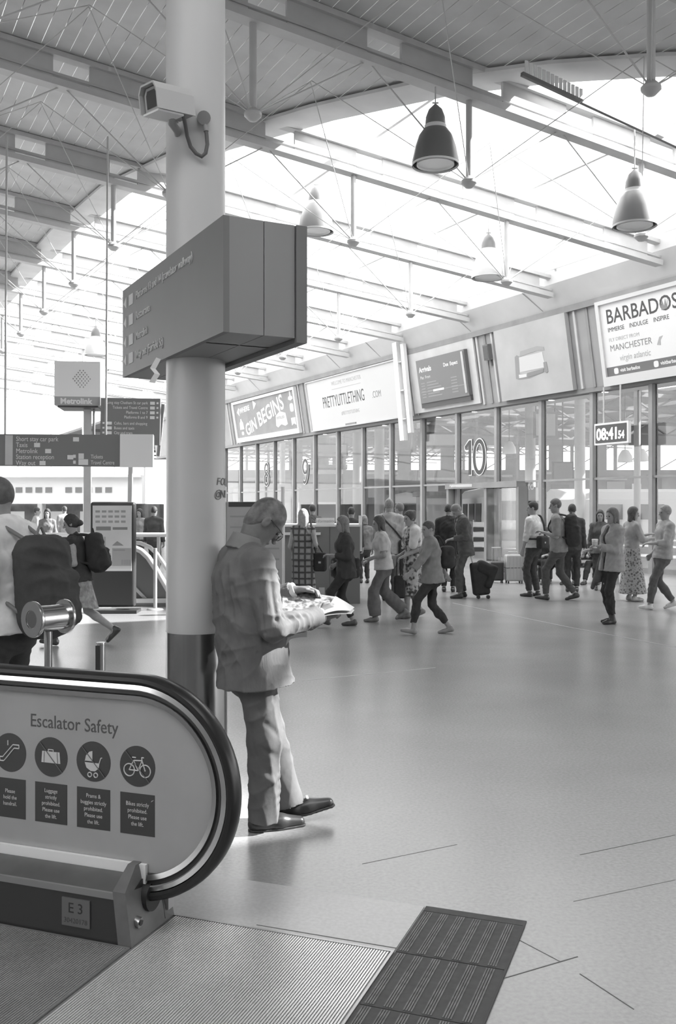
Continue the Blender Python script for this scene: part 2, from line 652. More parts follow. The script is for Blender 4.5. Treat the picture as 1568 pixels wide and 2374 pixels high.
# ---------------- roof: boarded ceiling, glazing, beams
GAP = .009
def a_cut(b):
    xs = [5.5, 5.6, 5.8, 6.1, 7.1, 8.2, 9.4, 10.5, 11.7, 13.0]
    ys = [42, 34, 26.5, 22.6, 18.6, 16.0, 13.8, 12.4, 11.2, 10.2]
    return float(np.interp(b, xs, ys))
plank_m = M('ceiling_board', 0.62, 0.7, noise=(1.5, 0.05))
PITCH = 0.235
ceil = struct('ceiling', MB().box(-14, 1.2, 1.0, 42, 9.55, 9.65).box(-14, 5.5, -12, -3.0, 9.4, 9.5), plank_m, rz=TH, label='grey boarded station ceiling')
for q0, q1, c0_, c1_ in ((9.9, 17.6, 1.7, 8.95), (13.3, 17.6, 8.95, 9.9), (5.5, 17.6, -12, .46), (14.45, 17.6, .46, 1.7), (5.5, 12.5, .46, 1.7)):
    MB().bar((q0, .5 * (c0_ + c1_), roof_z(q0) + .02), (q1, .5 * (c0_ + c1_), roof_z(q1) + .02), c1_ - c0_, .06).build('boarding', plank_m, ceil)  # out-of-view boards added to narrow the sun to one slot
b0 = 1.2
while b0 < 13.2:
    b1 = b0 + PITCH - GAP
    a_s = 1.0 if b0 < 9.9 else 9.0
    e0, e1 = a_cut(b0), a_cut(b1)
    z0, z1 = roof_z(b0), roof_z(b1)
    if e1 > a_s + .1:
        MB().add([(b0, a_s, z0), (b1, a_s, z1), (b1, e1, z1), (b0, e0, z0), (b0, a_s, z0 + .03), (b1, a_s, z1 + .03), (b1, e1, z1 + .03), (b0, e0, z0 + .03)],
                 [(0, 3, 2, 1), (4, 5, 6, 7), (0, 1, 5, 4), (1, 2, 6, 5), (2, 3, 7, 6), (3, 0, 4, 7)]).build('board', plank_m, ceil)
    b0 += PITCH
# battens above the boards break the gaps into dashes
for k, a in enumerate(np.arange(1.3, 45, 1.3)):
    be = 1.2
    for bb in np.arange(1.2, 13.2, .1):
        if a_cut(bb) > a + .2 and (bb < 9.9 or a > 9): be = bb
    MB().bar((1.2, a, roof_z(1.2) + .09), (be, a, roof_z(be) + .09), .40, .06).build('batten', steel_g, ceil)
# curved edge girder where the boarding stops
cb = [5.55, 5.62, 5.7, 5.8, 5.95, 6.1, 6.5, 7.1, 7.6, 8.2, 8.8, 9.4, 10.0, 10.5, 11.1, 11.7, 12.3, 13.0]
gb = MB()
rows = [(-.62, .0), (.10, .02), (.13, -.02), (.10, -.07), (-.54, -.10), (-.62, -.06)]
pth = [np.array((b, a_cut(b))) for b in cb]
base = []
for i, p in enumerate(pth):
    t = unit(pth[min(i + 1, len(pth) - 1)] - pth[max(i - 1, 0)])
    nrm = np.array((-t[1], t[0]))
    for w, h in rows:
        q = p + nrm * w
        base.append((q[0], q[1], roof_z(p[0]) + h))
m6 = len(rows)
gb.add(base, [(i * m6 + k, i * m6 + (k + 1) % m6, (i + 1) * m6 + (k + 1) % m6, (i + 1) * m6 + k) for i in range(len(pth) - 1) for k in range(m6)])
gb.build('edge_girder', M('girder_paint', 0.70, 0.5, noise=(2, .04)), ceil, True)

BEAMS = [12.9 + 3.95 * k for k in range(-2, 13)]
gl = thing('roof_glazing', 'large white glazed roof panes over the concourse', None, H(0, 0, 0), TH, kind='structure')
Bs = [5.55, 9.5, 13.45, 17.45]
pane_mesh = None
BAYS = [-12.0, -5.5, -.5] + BEAMS
for i in range(len(BAYS) - 1):
    for j in range(3):
        u0, u1 = Bs[j] + .03, Bs[j + 1] - .03
        y0, y1 = BAYS[i] + .05, BAYS[i + 1] - .05
        MB().add([(u0, y0, roof_z(u0) + .2), (u1, y0, roof_z(u1) + .2), (u1, y1, roof_z(u1) + .2), (u0, y1, roof_z(u0) + .2)], [(0, 1, 2, 3)]).build('pane', glass_roof, gl)
for b in Bs:
    MB().bar((b, -12, roof_z(b) + .17), (b, 60.3, roof_z(b) + .17), .07, .09).build('glazing_bar', steel_w, gl)

beam_m = M('beam_paint', 0.52, 0.5, noise=(2, 0.04))
# beams with slotted webs, struts and tie rods
for bi, a in enumerate(BEAMS):
    root = thing('roof_beam', 'slotted steel roof beam with hanging struts and tie rods', None, H(0, a, 0), TH, kind='structure')
    zt = lambda b: roof_z(b) - .06
    zb = lambda b: roof_z(b) - .56
    B0, B1 = -2.0, 17.5
    MB().bar((B0, 0, zt(B0)), (B1, 0, zt(B1)), .20, .09).build('top_chord', beam_m, root)
    MB().bar((B0, 0, zb(B0)), (B1, 0, zb(B1)), .24, .12).build('bottom_chord', beam_m, root)
    MB().bar((B0, 0, zb(B0) + .16), (B1, 0, zb(B1) + .16), .10, .05).build('cable_tray', steel_g, root)
    b = B0
    wm = wm2 = None
    while b < B1 - .3:
        e = min(b + 1.35, B1)
        MB().add([(bq, s, zq) for s in (-.03, .03) for (bq, zq) in ((b, zb(b) + .05), (e, zb(e) + .05), (e, zt(e) - .04), (b, zt(b) - .04))],
                 [(0, 1, 2, 3), (7, 6, 5, 4), (0, 4, 5, 1), (1, 5, 6, 2), (2, 6, 7, 3), (3, 7, 4, 0)]).build('web_plate', beam_m, root)
        b = e + .62
    if bi <= 9:
        nodes = []
        for sb in (1.55, 5.35, 9.15, 12.95):
            zn = zb(sb) - 1.38
            st = MB().tube([(sb, 0, zb(sb)), (sb, 0, zn)], .055, 10).build('strut', beam_m, root, True)
            MB().lathe([(0, -.10), (.06, -.09), (.13, -.02), (.13, .02), (.06, .09), (0, .10)], 10, (sb, 0, zn)).build('strut_foot', beam_m, st, True)
            nodes.append((sb, 0, zn))
            if bi < 8:
                for s in (-1, 1):
                    MB().tube([(sb, 0, zn), (sb + 1.9, s * 1.95, roof_z(sb + 1.9) - .1)], .008, 5).build('tie_rod', beam_m, root)
                    MB().tube([(sb, 0, zn), (sb - 1.9, s * 1.95, roof_z(sb - 1.9) - .1)], .008, 5).build('tie_rod', beam_m, root)
        for q0, q1 in zip([(-1.6, 0, zb(-1.6))] + nodes, nodes + [(16.4, 0, zb(16.4))]):
            up = (0.5 * (q0[0] + q1[0]), 0, zb(0.5 * (q0[0] + q1[0])))
            MB().tube([q0, up], .013, 6).build('tie_rod', beam_m, root)
            MB().tube([up, q1], .013, 6).build('tie_rod', beam_m, root)

# comb of bright fins near the top right of the roof
fin = thing('bird_spike_rail', 'row of short pale upright fins on a dark roof rail', 'rail', H(9.6, 11.5, 0), TH)
MB().bar((-.2, .35, roof_z(9.4) - .52), (7.2, 1.0, roof_z(16.8) - .52), .06, .06).build('rail', M('dark_rail', .16, .6), fin)
fm_ = MB().box(-.03, .03, -.01, .01, 0, .22).mesh('fin')
for k in range(14):
    obj('fin', fm_, white, fin, (-.1 + k * .095, .36 + k * .012, roof_z(9.5 + k * .095) - .50))

# ---------------- fascia with advertising boards
FB, FZ = 18.2, 4.93
def fas(a, v, out=0.0):
    """hall (b, a, z) on the leaning fascia; v 0 bottom .. 1 top"""
    return (FB - .35 * v - .988 * out, a, FZ + 2.21 * v - .157 * out)
A0, A1 = 9.0, 60.0
wm_ = M('fascia_panel', 0.30, 0.55, noise=(1.2, .03))
def slab(f, a0, a1, v0, v1, t0, t1):
    vs = []
    for t in (t0, t1):
        for a, v in ((a0, v0), (a1, v0), (a1, v1), (a0, v1)):
            vs.append(f(a, v, t))
    return vs, [(0, 1, 2, 3), (7, 6, 5, 4), (0, 4, 5, 1), (1, 5, 6, 2), (2, 6, 7, 3), (3, 7, 4, 0)]
fa = struct('wall_right', MB().add(*slab(fas, A0, A1, 0, 1, -.3, 0)), wm_, rz=TH, label='leaning grey fascia above the glazed platform front')
cor = M('cornice_paint', 0.58, 0.6, noise=(1, .03))
MB().add([(17.85, A0, 7.14), (17.85, A1, 7.14), (17.42, A1, 7.80), (17.42, A0, 7.80), (18.4, A0, 7.3), (18.4, A1, 7.3), (18.4, A1, 8.4), (18.4, A0, 8.4), (17.42, A0, 8.1), (17.42, A1, 8.1)],
         [(0, 1, 2, 3), (3, 2, 9, 8), (8, 9, 6, 7), (0, 4, 5, 1), (4, 7, 6, 5)]).build('cornice', cor, fa)
MB().box(18.2, 18.6, -12, A1, 7.3, 9.3).build('sun_upstand', cor, fa)  # upstand added to stop sun passing over the cornice
MB().add(*slab(fas, A0, A1, .955, 1.03, 0, .09)).build('cornice_lip', mid, fa)
MB().add([(18.2, A0, 4.93), (18.2, A1, 4.93), (18.9, A1, 4.86), (18.9, A0, 4.86), (18.2, A0, 4.80), (18.2, A1, 4.80), (18.9, A1, 4.76), (18.9, A0, 4.76)],
         [(0, 3, 2, 1), (4, 5, 6, 7), (0, 1, 5, 4), (1, 2, 6, 5), (2, 3, 7, 6), (3, 0, 4, 7)]).build('soffit', M('soffit_paint', .20, .5), fa)
# panel joints and recessed dark bays between boards
for (a0, a1) in ((19.3, 20.3), (23.95, 24.8), (37.0, 38.0), (28.6, 29.0), (45.8, 46.6), (53.4, 54.2)):
    MB().add(*slab(fas, a0, a0 + .08, .0, .95, 0, .05)).build('rib', steel_g, fa)
    MB().add(*slab(fas, a1 - .08, a1, .0, .95, 0, .05)).build('rib', steel_g, fa)
    MB().add(*slab(fas, .5 * (a0 + a1) - .05, .5 * (a0 + a1) + .05, .0, .95, 0, .03)).build('rib', mid, fa)
for a in (21.4, 24.9, 30.6, 33.8, 42):
    MB().add([(17.86, a - .02, 7.13), (17.86, a + .02, 7.13), (17.40, a + .55, 7.80), (17.40, a + .51, 7.80)], [(0, 1, 2, 3)]).build('cornice_joint', mid, fa)
for k, a in enumerate((19.7, 21.9, 25.7, 27.8, 31.5, 36.5, 40.5)):
    MB().lathe([(0, 0), (.09, 0), (.09, -.02), (0, -.02)], 12, (18.45, a, 4.80)).build('downlight', emit('downlight_glow', .9, 2.5), fa)

xd = (-D1[0], -D1[1], 0)
yv = np.array(fas(0, 1)) - np.array(fas(0, 0))
yd = (D2[0] * yv[0], D2[1] * yv[0], yv[2])
def board(name, label, cat, aL, aR, v0, v1, out=.02):
    """panel root at the lower left corner; returns root, width, height"""
    p = fas(aL, v0, out)
    r = panel(name, label, cat, H(p[0], p[1], p[2]), xd, yd)
    return r, aL - aR, (v1 - v0) * 2.238

# WHERE GIN BEGINS
r, w, h = board('billboard', 'grey billboard reading WHERE GIN BEGINS in slanting white letters', 'billboard', 45.5, 38.15, .02, .93)
MB().box(0, w, 0, .22, 0, .16).box(0, w, h - .12, h, 0, .16).box(0, .12, .22, h - .12, 0, .16).box(w - .12, w, .22, h - .12, 0, .16).build('frame', white, r)
MB().box(.12, w - .12, .22, h - .12, 0, .10).build('poster', M('gin_poster', .27, .6, noise=(1.5, .03)), r)
text(r, 'WHERE', .34, (.75, 1.42, .105), wlet, sx=1.15, rot=(0, 0, .06), bold=.012)
MB().prism([(.40, 1.50), (.68, 1.72), (.68, 1.30)], .10, .106, 'xy').prism([(2.55, 1.45), (2.55, 1.9), (2.95, 1.72)], .10, .106, 'xy').build('arrow_point', wlet, r)
text(r, 'GIN', .80, (1.28, .26, .105), wlet, sx=1.05, rot=(0, 0, .20), bold=.02)
text(r, 'BEGINS', .95, (2.95, .60, .105), wlet, sx=1.02, rot=(0, 0, .20), bold=.02)
def blob(x0, x1, y0, y1, z, n=9):
    c = ((x0 + x1) / 2, (y0 + y1) / 2)
    return [(c[0] + (x1 - x0) / 2 * math.copysign(abs(math.cos(t)) ** .6, math.cos(t)), c[1] + (y1 - y0) / 2 * math.copysign(abs(math.sin(t)) ** .6, math.sin(t))) for t in [2 * math.pi * k / (2 * n) for k in range(2 * n)]]
pale = M('pale_print', .58, .6)
MB().prism([(.5, .62), (.55, .95), (.68, 1.05), (.70, 1.15), (.85, 1.15), (.87, 1.05), (1.0, .95), (1.05, .62)], .10, .104, 'xy').build('bottle_print', pale, r)
MB().prism(blob(.65, .95, .34, .52, 0), .10, .104, 'xy').build('badge_print', pale, r)
MB().prism([(4.9, .50), (5.0, .95), (5.5, 1.12), (6.1, 1.0), (6.2, .48), (5.9, .42), (5.5, .52), (5.1, .40)], .10, .104, 'xy').build('label_print', pale, r)
text(r, 'DISTILLED', .16, (5.05, .78, .105), M('gin_poster', .27), sx=1.2)
MB().prism([(6.55, 1.55), (6.62, 1.66), (6.75, 1.68), (6.78, 1.9), (6.85, 1.9), (6.88, 1.68), (7.0, 1.66), (7.05, 1.55), (6.8, 1.48)], .10, .104, 'xy').build('still_print', wlet, r)
MB().prism(blob(6.62, 7.02, .98, 1.36, 0), .10, .103, 'xy').build('still_print', pale, r)
MB().prism([(6.6, .38), (6.6, .72), (7.05, .72), (7.05, .38), (6.83, .46)], .10, .104, 'xy').build('ribbon_print', wlet, r)

# PRETTYLITTLETHING.COM
r, w, h = board('billboard', 'white billboard reading PRETTYLITTLETHING.COM beside two tall fins', 'billboard', 36.95, 29.55, .0, .94)
MB().box(0, w, 0, h, 0, .12).build('poster', M('white_poster', .58, .6), r)
MB().box(0, w, h - .05, h, .12, .16).box(0, w, 0, .05, .12, .16).box(0, .05, .05, h - .05, .12, .16).box(w - .05, w, .05, h - .05, .12, .16).build('frame', light, r)
MB().box(3.1, 3.95, .05, .12, .12, .15).build('plinth_clip', mid, r)
text(r, 'PRETTYLITTLETHING', .66, (1.35, .88, .122), ink, sx=.565, bold=-.002)
text(r, '.COM', .36, (5.45, .90, .122), inkmid, sx=.75)
text(r, 'WELCOME TO MANCHESTER', .22, (3.55, 1.72, .122), inklight, 'CENTER', .85)
text(r, '#PRETTYLITTLETHING', .2, (3.6, .48, .122), inklight, 'CENTER', .75)
MB().box(2.3, 4.7, 1.55, 1.57, .12, .122).build('rule_print', inklight, r)

# two tall pale fins standing edge-on beside it
f2 = thing('banner_fin', 'pair of tall pale edge-on fins hanging beside the white billboard', 'fin', H(17.55, 29.2, 4.2), TH)
MB().add([(.45, -.12, -.15), (.45, .16, -.15), (.12, .16, 3.3), (.12, -.12, 3.3), (.28, -.12, -.15), (.28, .16, -.15), (-.05, .16, 3.3), (-.05, -.12, 3.3)],
         [(0, 1, 2, 3), (7, 6, 5, 4), (0, 4, 5, 1), (1, 5, 6, 2), (2, 6, 7, 3), (3, 7, 4, 0)]).build('long_fin', white, f2)
MB().add([(.45, -.52, .1), (.45, -.32, .1), (.12, -.32, 3.2), (.12, -.52, 3.2), (.32, -.52, .1), (.32, -.32, .1), (-.01, -.32, 3.2), (-.01, -.52, 3.2)],
         [(0, 1, 2, 3), (7, 6, 5, 4), (0, 4, 5, 1), (1, 5, 6, 2), (2, 6, 7, 3), (3, 7, 4, 0)]).build('short_fin', white, f2)
for z in (.6, 1.6, 2.6):
    MB().bar((.3 - z * .09, -.34, z), (.3 - z * .09, -.10, z), .05, .05).build('bracket', steel_g, f2)

# Arrivals screen
r, w, h = board('arrivals_screen', 'dark arrivals screen in a grey fascia panel', 'screen', 28.1, 25.25, .16, .82)
MB().box(-.7, w + .35, -.3, h + .35, 0, .06).build('surround', light, r)
MB().box(0, w, 0, h, .06, .20).build('casing', M('screen_face', .13, .3), r)
MB().box(w - .16, w - .06, .1, h - .05, .20, .23).build('scroll_bar', steel_g, r)
MB().box(-.05, w, -.16, .02, .06, .16).build('lower_casing', M('screen_edge', .08, .5), r)
scr = M('screen_text', .7, .5)
sct = M('screen_text_dim', .27, .5)
text(r, 'Arrivals', .24, (.14, h - .42, .203), scr, bold=.008)
text(r, 'Plat  From', .15, (.16, h - .66, .203), scr)
text(r, 'Due', .17, (1.62, h - .40, .203), scr, bold=.005)
text(r, 'Expect', .16, (2.0, h - .40, .203), scr, bold=.005)
for k in range(6):
    z = h - .82 - k * .095
    for u0, u1 in ((.16, .40), (.52, 1.1 + .13 * (k % 3)), (1.95, 2.3)):
        MB().box(u0, u1, z, z + .035, .20, .203).build('train_row', sct, r)
MB().box(.1, w - .2, .36, .385, .20, .204).build('rule', sct, r)
MB().box(.85, 1.5, .34, .41, .203, .206).build('page_tab', scr, r)

# small loudspeaker on the fascia
p = fas(24.15, .70, .0)
r = panel('wall_speaker', 'small grey box speaker on the fascia beside the bag poster', 'speaker', H(*p), xd, yd)
MB().box(-.13, .13, -.24, .24, 0, .2).build('cabinet', M('speaker_grey', .16, .6), r)
MB().box(-.04, .04, -.42, -.24, 0, .08).build('bracket', mid, r)
MB().box(-.11, .11, -.2, .2, .2, .21).build('grille', M('speaker_grille', .12, .8), r)

# satchel poster
r, w, h = board('bag_poster', 'pale grey poster showing a folded satchel', 'poster', 23.7, 20.5, .0, .955)
MB().box(0, w, 0, h, 0, .14).build('sheet', M('pale_poster', .42, .5, noise=(.8, .05)), r)
def pol(name, pts, m, z):
    MB().prism([(x * w, y * h) for x, y in pts], z, z + .003, 'xy').build(name, m, r)
pol('shadow_print', [(.25, .28), (.27, .58), (.30, .60), (.33, .58), (.31, .34), (.45, .30), (.70, .36), (.70, .31), (.45, .25), (.29, .26)], M('satchel_shade', .28, .6), .140)
pol('flap_print', [(.32, .36), (.33, .56), (.66, .57), (.68, .36)], M('satchel_flap', .58, .6), .1435)
pol('top_print', [(.34, .57), (.36, .64), (.60, .66), (.69, .63), (.69, .58), (.60, .60)], M('satchel_top', .34, .6), .1435)
pol('band_print', [(.42, .27), (.42, .33), (.66, .35), (.64, .30)], M('satchel_band', .24, .6), .147)
pol('strap_print', [(.66, .30), (.66, .43), (.70, .43), (.71, .30), (.69, .28)], M('satchel_strap', .25, .6), .147)
pol('buckle_print', [(.30, .28), (.30, .33), (.41, .32), (.41, .28)], M('satchel_buckle', .66, .6), .147)

# BARBADOS poster
r, w, h = board('barbados_poster', 'white BARBADOS poster in a pale frame at the right edge', 'poster', 19.25, 15.6, -.02, .97)
MB().box(0, w, 0, h, 0, .14).build('sheet', M('white_poster2', .72, .5), r)
MB().box(0, w, 0, .24, .14, .2).box(0, w, h - .10, h, .14, .2).box(0, .12, .24, h - .1, .14, .2).box(w - .12, w, .24, h - .1, .14, .2).build('frame', M('pale_frame', .62, .5), r)
MB().box(.12, w - .12, .24, .48, .14, .146).build('footer_band', M('poster_band', .15, .6), r)
text(r, 'BARBADOS', .52, (.30, 1.60, .142), ink, sx=.92, bold=.004)
MB().prism([(x + .17, y + .02) for x, y in [(1.98, 1.86), (2.03, 1.70), (2.06, 1.86), (2.11, 1.68), (2.16, 1.86), (2.19, 1.70), (2.24, 1.88), (2.2, 1.62), (2.02, 1.60)]], .142, .145, 'xy').build('trident_print', inkmid, r)
text(r, 'IMMERSE    INDULGE    INSPIRE', .16, (.32, 1.38, .142), ink, sx=.95)
text(r, 'FLY DIRECT FROM', .13, (.32, 1.13, .142), inklight, sx=1.0)
text(r, 'MANCHESTER', .23, (.32, .88, .142), inkmid, sx=1.0)
text(r, 'virgin atlantic', .22, (.62, .60, .142), inklight, sx=.9, shear=.15)
MB().prism([(1.92, .82), (2.02, 1.00), (2.14, 1.02), (2.05, .92), (2.04, .80)], .142, .144, 'xy').build('tail_print', inklight, r)
for x0, s in ((.38, 'visit barbados'), (1.75, 'visitbarbados')):
    MB().prism(blob(x0, x0 + .16, .28, .44, 0, 6), .146, .15, 'xy').build('icon_print', wlet, r)
    text(r, s, .13, (x0 + .22, .32, .147), wlet, sx=.95, bold=.003)

# ---------------- glazed platform front below the fascia
GBW = 18.35
win = thing('window_1', 'long glazed screen between concourse and platforms', None, H(GBW, 0, 0), TH, kind='structure')
MUL = [15.75 + 2.15 * k for k in range(0, 20)]
mul_m = M('mullion_grey', .30, .5, noise=(2, .03))
post_m = MB().box(-.08, .06, -.062, .062, 0, 4.85).mesh('mullion')
post_d = MB().box(.06, .10, -.09, .09, 0, 4.85).mesh('mullion_edge')
for a in MUL:
    q = obj('mullion', post_m, mul_m, win, (0, a, 0))
    obj('mullion_edge', post_d, dark, q)
for a0, a1 in zip(MUL[:-1], MUL[1:]):
    if 24.3 < a0 + .1 and a1 < 26.6:
        MB().box(0, .012, a0 + .08, a1 - .08, 2.45, 4.8).build('pane', glass_wall, win)
    else:
        MB().box(0, .012, a0 + .08, a1 - .08, .12, 2.42).build('pane', glass_wall, win)
        MB().box(0, .012, a0 + .08, a1 - .08, 2.48, 4.8).build('pane', glass_wall, win)
        MB().box(-.03, .03, a0, a1, 2.42, 2.48).build('transom', mul_m, win)
        MB().box(-.05, .05, a0, a1, 0, .12).build('plinth', mid, win)
# platform numbers on the glass
num_m = M('number_grey', .05, .5)
def oval_ring(cx, cy, rx, ry, w, z0, z1, n=32):
    mb = MB()
    vs, fs = [], []
    for z in (z0, z1):
        for k in range(n):
            t = 2 * math.pi * k / n
            vs.append((cx + rx * math.cos(t), cy + ry * math.sin(t), z))
            vs.append((cx + (rx - w) * math.cos(t), cy + (ry - w) * math.sin(t), z))
    m2 = 2 * n
    for k in range(n):
        a, b2 = 2 * k, 2 * ((k + 1) % n)
        fs += [(a, b2, b2 + 1, a + 1), (m2 + a, m2 + a + 1, m2 + b2 + 1, m2 + b2), (a, m2 + a, m2 + b2, b2), (a + 1, b2 + 1, m2 + b2 + 1, m2 + a + 1)]
    return mb.add(vs, fs)
def arc_tube(cx, cy, rx, ry, t0, t1, w, z0, z1, n=20):
    mb = MB()
    vs, fs = [], []
    for z in (z0, z1):
        for k in range(n + 1):
            t = t0 + (t1 - t0) * k / n
            vs.append((cx + rx * math.cos(t), cy + ry * math.sin(t), z))
            vs.append((cx + (rx - w) * math.cos(t), cy + (ry - w) * math.sin(t), z))
    m2 = 2 * (n + 1)
    for k in range(n):
        a = 2 * k
        fs += [(a, a + 2, a + 3, a + 1), (m2 + a, m2 + a + 1, m2 + a + 3, m2 + a + 2), (a, m2 + a, m2 + a + 2, a + 2), (a + 1, a + 3, m2 + a + 3, m2 + a + 1)]
    return mb.add(vs, fs)
for s, a, lab in (('8', 42.5, 'dark figure 8 on the glass beneath the gin billboard'), ('9', 38.2, 'dark figure 9 on the glass beneath the gap between two billboards'), ('10', 25.55, 'big dark figure 10 on the glass above the open doorway')):
    r = panel('platform_number', lab, 'number', H(GBW - .02, a, 2.74), xd, (0, 0, 1))
    for e, z0, z1, m_, nm in ((0, .006, .012, num_m, 'figure'), (.035, 0, .005, wlet, 'outline')):
        if s == '10':
            MB().prism([(-.48 - e, .82 - e), (-.30, .98), (-.30, -e), (-.16 + e, -e), (-.16 + e, 1.12 + e), (-.27 - e, 1.12 + e), (-.52 - e, .93)], z0, z1, 'xy').build(nm + '_one', m_, r)
            oval_ring(.28, .56, .34 + e, .57 + e, .13 + 2 * e, z0, z1).build(nm + '_zero', m_, r)
        elif s == '8':
            oval_ring(0, .80, .25 + e, .28 + e, .11 + 2 * e, z0, z1).build(nm + '_upper', m_, r)
            oval_ring(0, .28, .29 + e, .31 + e, .12 + 2 * e, z0 + .0005, z1 + .0005).build(nm + '_lower', m_, r)
        else:
            oval_ring(0, .74, .29 + e, .34 + e, .12 + 2 * e, z0, z1).build(nm + '_upper', m_, r)
            arc_tube(-.06, .62, .35 + e, .64 + e, .35, -2.0, .12 + 2 * e, z0 + .0005, z1 + .0005).build(nm + '_tail', m_, r)
r = panel('window_marking', 'faint white small lettering on the glass right of the open door', 'marking', H(GBW - .02, 22.6, 2.2), xd, (0, 0, 1))
text(r, '8 to 12', .34, (0, 0, 0), M('faint_white', .5, .6), 'CENTER', 1.0)
# doorway
dr = thing('door_1', 'open glazed platform doorway with a dark header', None, H(GBW, 0, 0), TH, kind='structure')
MB().box(-.35, .1, 22.95, 26.75, 2.28, 2.46).build('header', mid, dr)
for a in (22.95, 24.55, 26.65):
    MB().box(-.32, .05, a - .06, a + .06, 0, 2.3).build('jamb', mid, dr)
MB().box(-.3, -.28, 23.05, 24.5, .05, 2.25).build('door_leaf', glass_wall, dr)
MB().box(-.36, -.35, 25.2, 26.4, 2.33, 2.42).build('header_sign', light, dr)
text(panel('door_sign', 'small white lettering on the dark door header', 'sign', H(GBW - .37, 26.5, 2.34), xd, (0, 0, 1)), 'Platforms', .12, (.05, 0, .002), wlet)

# digital clock 08:41 54
p = H(17.7, 19.3, 3.30)
r = panel('digital_clock', 'hanging digital clock showing 08:41 54', 'clock', p, xd, (0, 0, 1))
MB().box(0, 1.22, 0, .56, -.1, 0).build('housing', white, r)
MB().box(.05, 1.17, .05, .51, 0, .01).build('face', M('clock_face', .055, .4), r)
dg = emit('clock_digits', .9, .9)
text(r, '08:41', .42, (.09, .13, .012), dg, sx=.86, bold=.012)
text(r, '54', .28, (.88, .13, .012), dg, sx=.78, bold=.008)
MB().bar((.3, .56, -.05), (.3, 1.5, -.05), .03, .03, (0, 0, 1)).build('hanger', steel_g, r)
MB().bar((.9, .56, -.05), (.9, 1.5, -.05), .03, .03, (0, 0, 1)).build('hanger', steel_g, r)

# ---------------- train shed behind the glass
shed = struct('ceiling_shed', MB().box(19.2, 19.9, 0, 120, 8.6, 8.8), M('shed_roof', .14, .8), rz=TH, label='dark train shed roof')
for k in range(8):
    b = 20.0 + k * 6.4
    MB().box(b, b + (6.3 if k < 2 else 4.6), -12, 120, 8.9, 9.1).build('roof_slab', M('shed_roof', .2), shed)
for k in range(16):
    a = 8 + k * 7
    MB().bar((19.5, a, 8.5), (70, a, 8.5), .3, .25).bar((19.5, a, 7.6), (70, a, 7.6), .2, .15).build('roof_truss', M('shed_truss', .10, .7), shed)
    for j in range(12):
        MB().bar((20 + j * 4, a, 7.6), (22 + j * 4, a, 8.5), .1, .1).bar((22 + j * 4, a, 8.5), (24 + j * 4, a, 7.6), .1, .1).build('truss_lacing', M('shed_truss', .16), shed)
scr_m = M('shed_wall', .12, .8, noise=(.35, .05))
endw = struct('wall_far', MB().box(-10, 60, 84, 84.6, 0, 5.0), scr_m, label='far end wall of the train shed')
MB().box(-10, 60, 84, 84.5, 7.15, 12).build('valance', M('shed_roof', .2), endw)
for x in np.arange(-10, 60, 1.9):
    if int(x * 7) % 3:
        MB().box(x, x + .22, 84, 84.4, 5.0, 7.2).build('post', scr_m, endw)
    else:
        MB().box(x, x + 1.2, 84, 84.4, 5.0, 7.2).build('post', scr_m, endw)
for x in np.arange(-10, 58, 3.8):
    MB().bar((x, 84.1, 5.0), (x + 3.8, 84.1, 7.2), .08, .08).build('brace', scr_m, endw)

rnd = random.Random(3)
for k in range(26):                                   # notices, doors and windows on the far wall
    x = -9 + k * 2.3 + rnd.uniform(-.4, .4)
    w2, z0_, h2 = rnd.uniform(.6, 1.6), rnd.uniform(.6, 3.2), rnd.uniform(.5, 1.4)
    MB().box(x, x + w2, 83.9, 84.0, z0_, z0_ + h2).build('wall_panel', M('far_panel_%d' % (k % 4), (.06, .30, .20, .42)[k % 4], .7), endw)
for k in range(12):                                   # ducts and pipes
    x = -8 + k * 5
    MB().box(x, x + 3.2, 83.7, 84.0, 4.1 + (k % 3) * .25, 4.3 + (k % 3) * .25).build('duct', M('duct_grey', .24, .6), endw)
def column(label, px, y, w, h, v, b=0.0):
    x = (px - CX) * y / FPX
    r = thing('shed_column', label, 'column', (x, y, 0))
    MB().tube([(0, 0, 0), (0, 0, h)], w / 2, 14).build('shaft', M('col_%02d' % (v * 100), v, .6, noise=(2, .03)), r, True)
    MB().box(-w * .7, w * .7, -w * .7, w * .7, 0, .25).build('base', mid, r)
    MB().box(-w * .7, w * .7, -w * .7, w * .7, h - .3, h).build('capital', mid, r)
column('white round column behind the glass, right of the open doorway', 1345, 42, .46, 8.5, .55)
column('pale round column behind the glass left of the doorway', 880, 52, .55, 8.5, .42)
column('grey round column behind the glass beside the number 10 pane', 1230, 46, .5, 8.5, .36)
column('slim grey column behind the glass under the clock', 1478, 44, .3, 8.5, .5)
column('wide grey column behind the glass beside number 9', 745, 60, 1.0, 8.5, .25)
column('grey column behind the glass beneath the white billboard', 830, 64, .7, 8.5, .33)
column('thin pale column behind the glass beside number 8', 655, 66, .4, 8.5, .5)

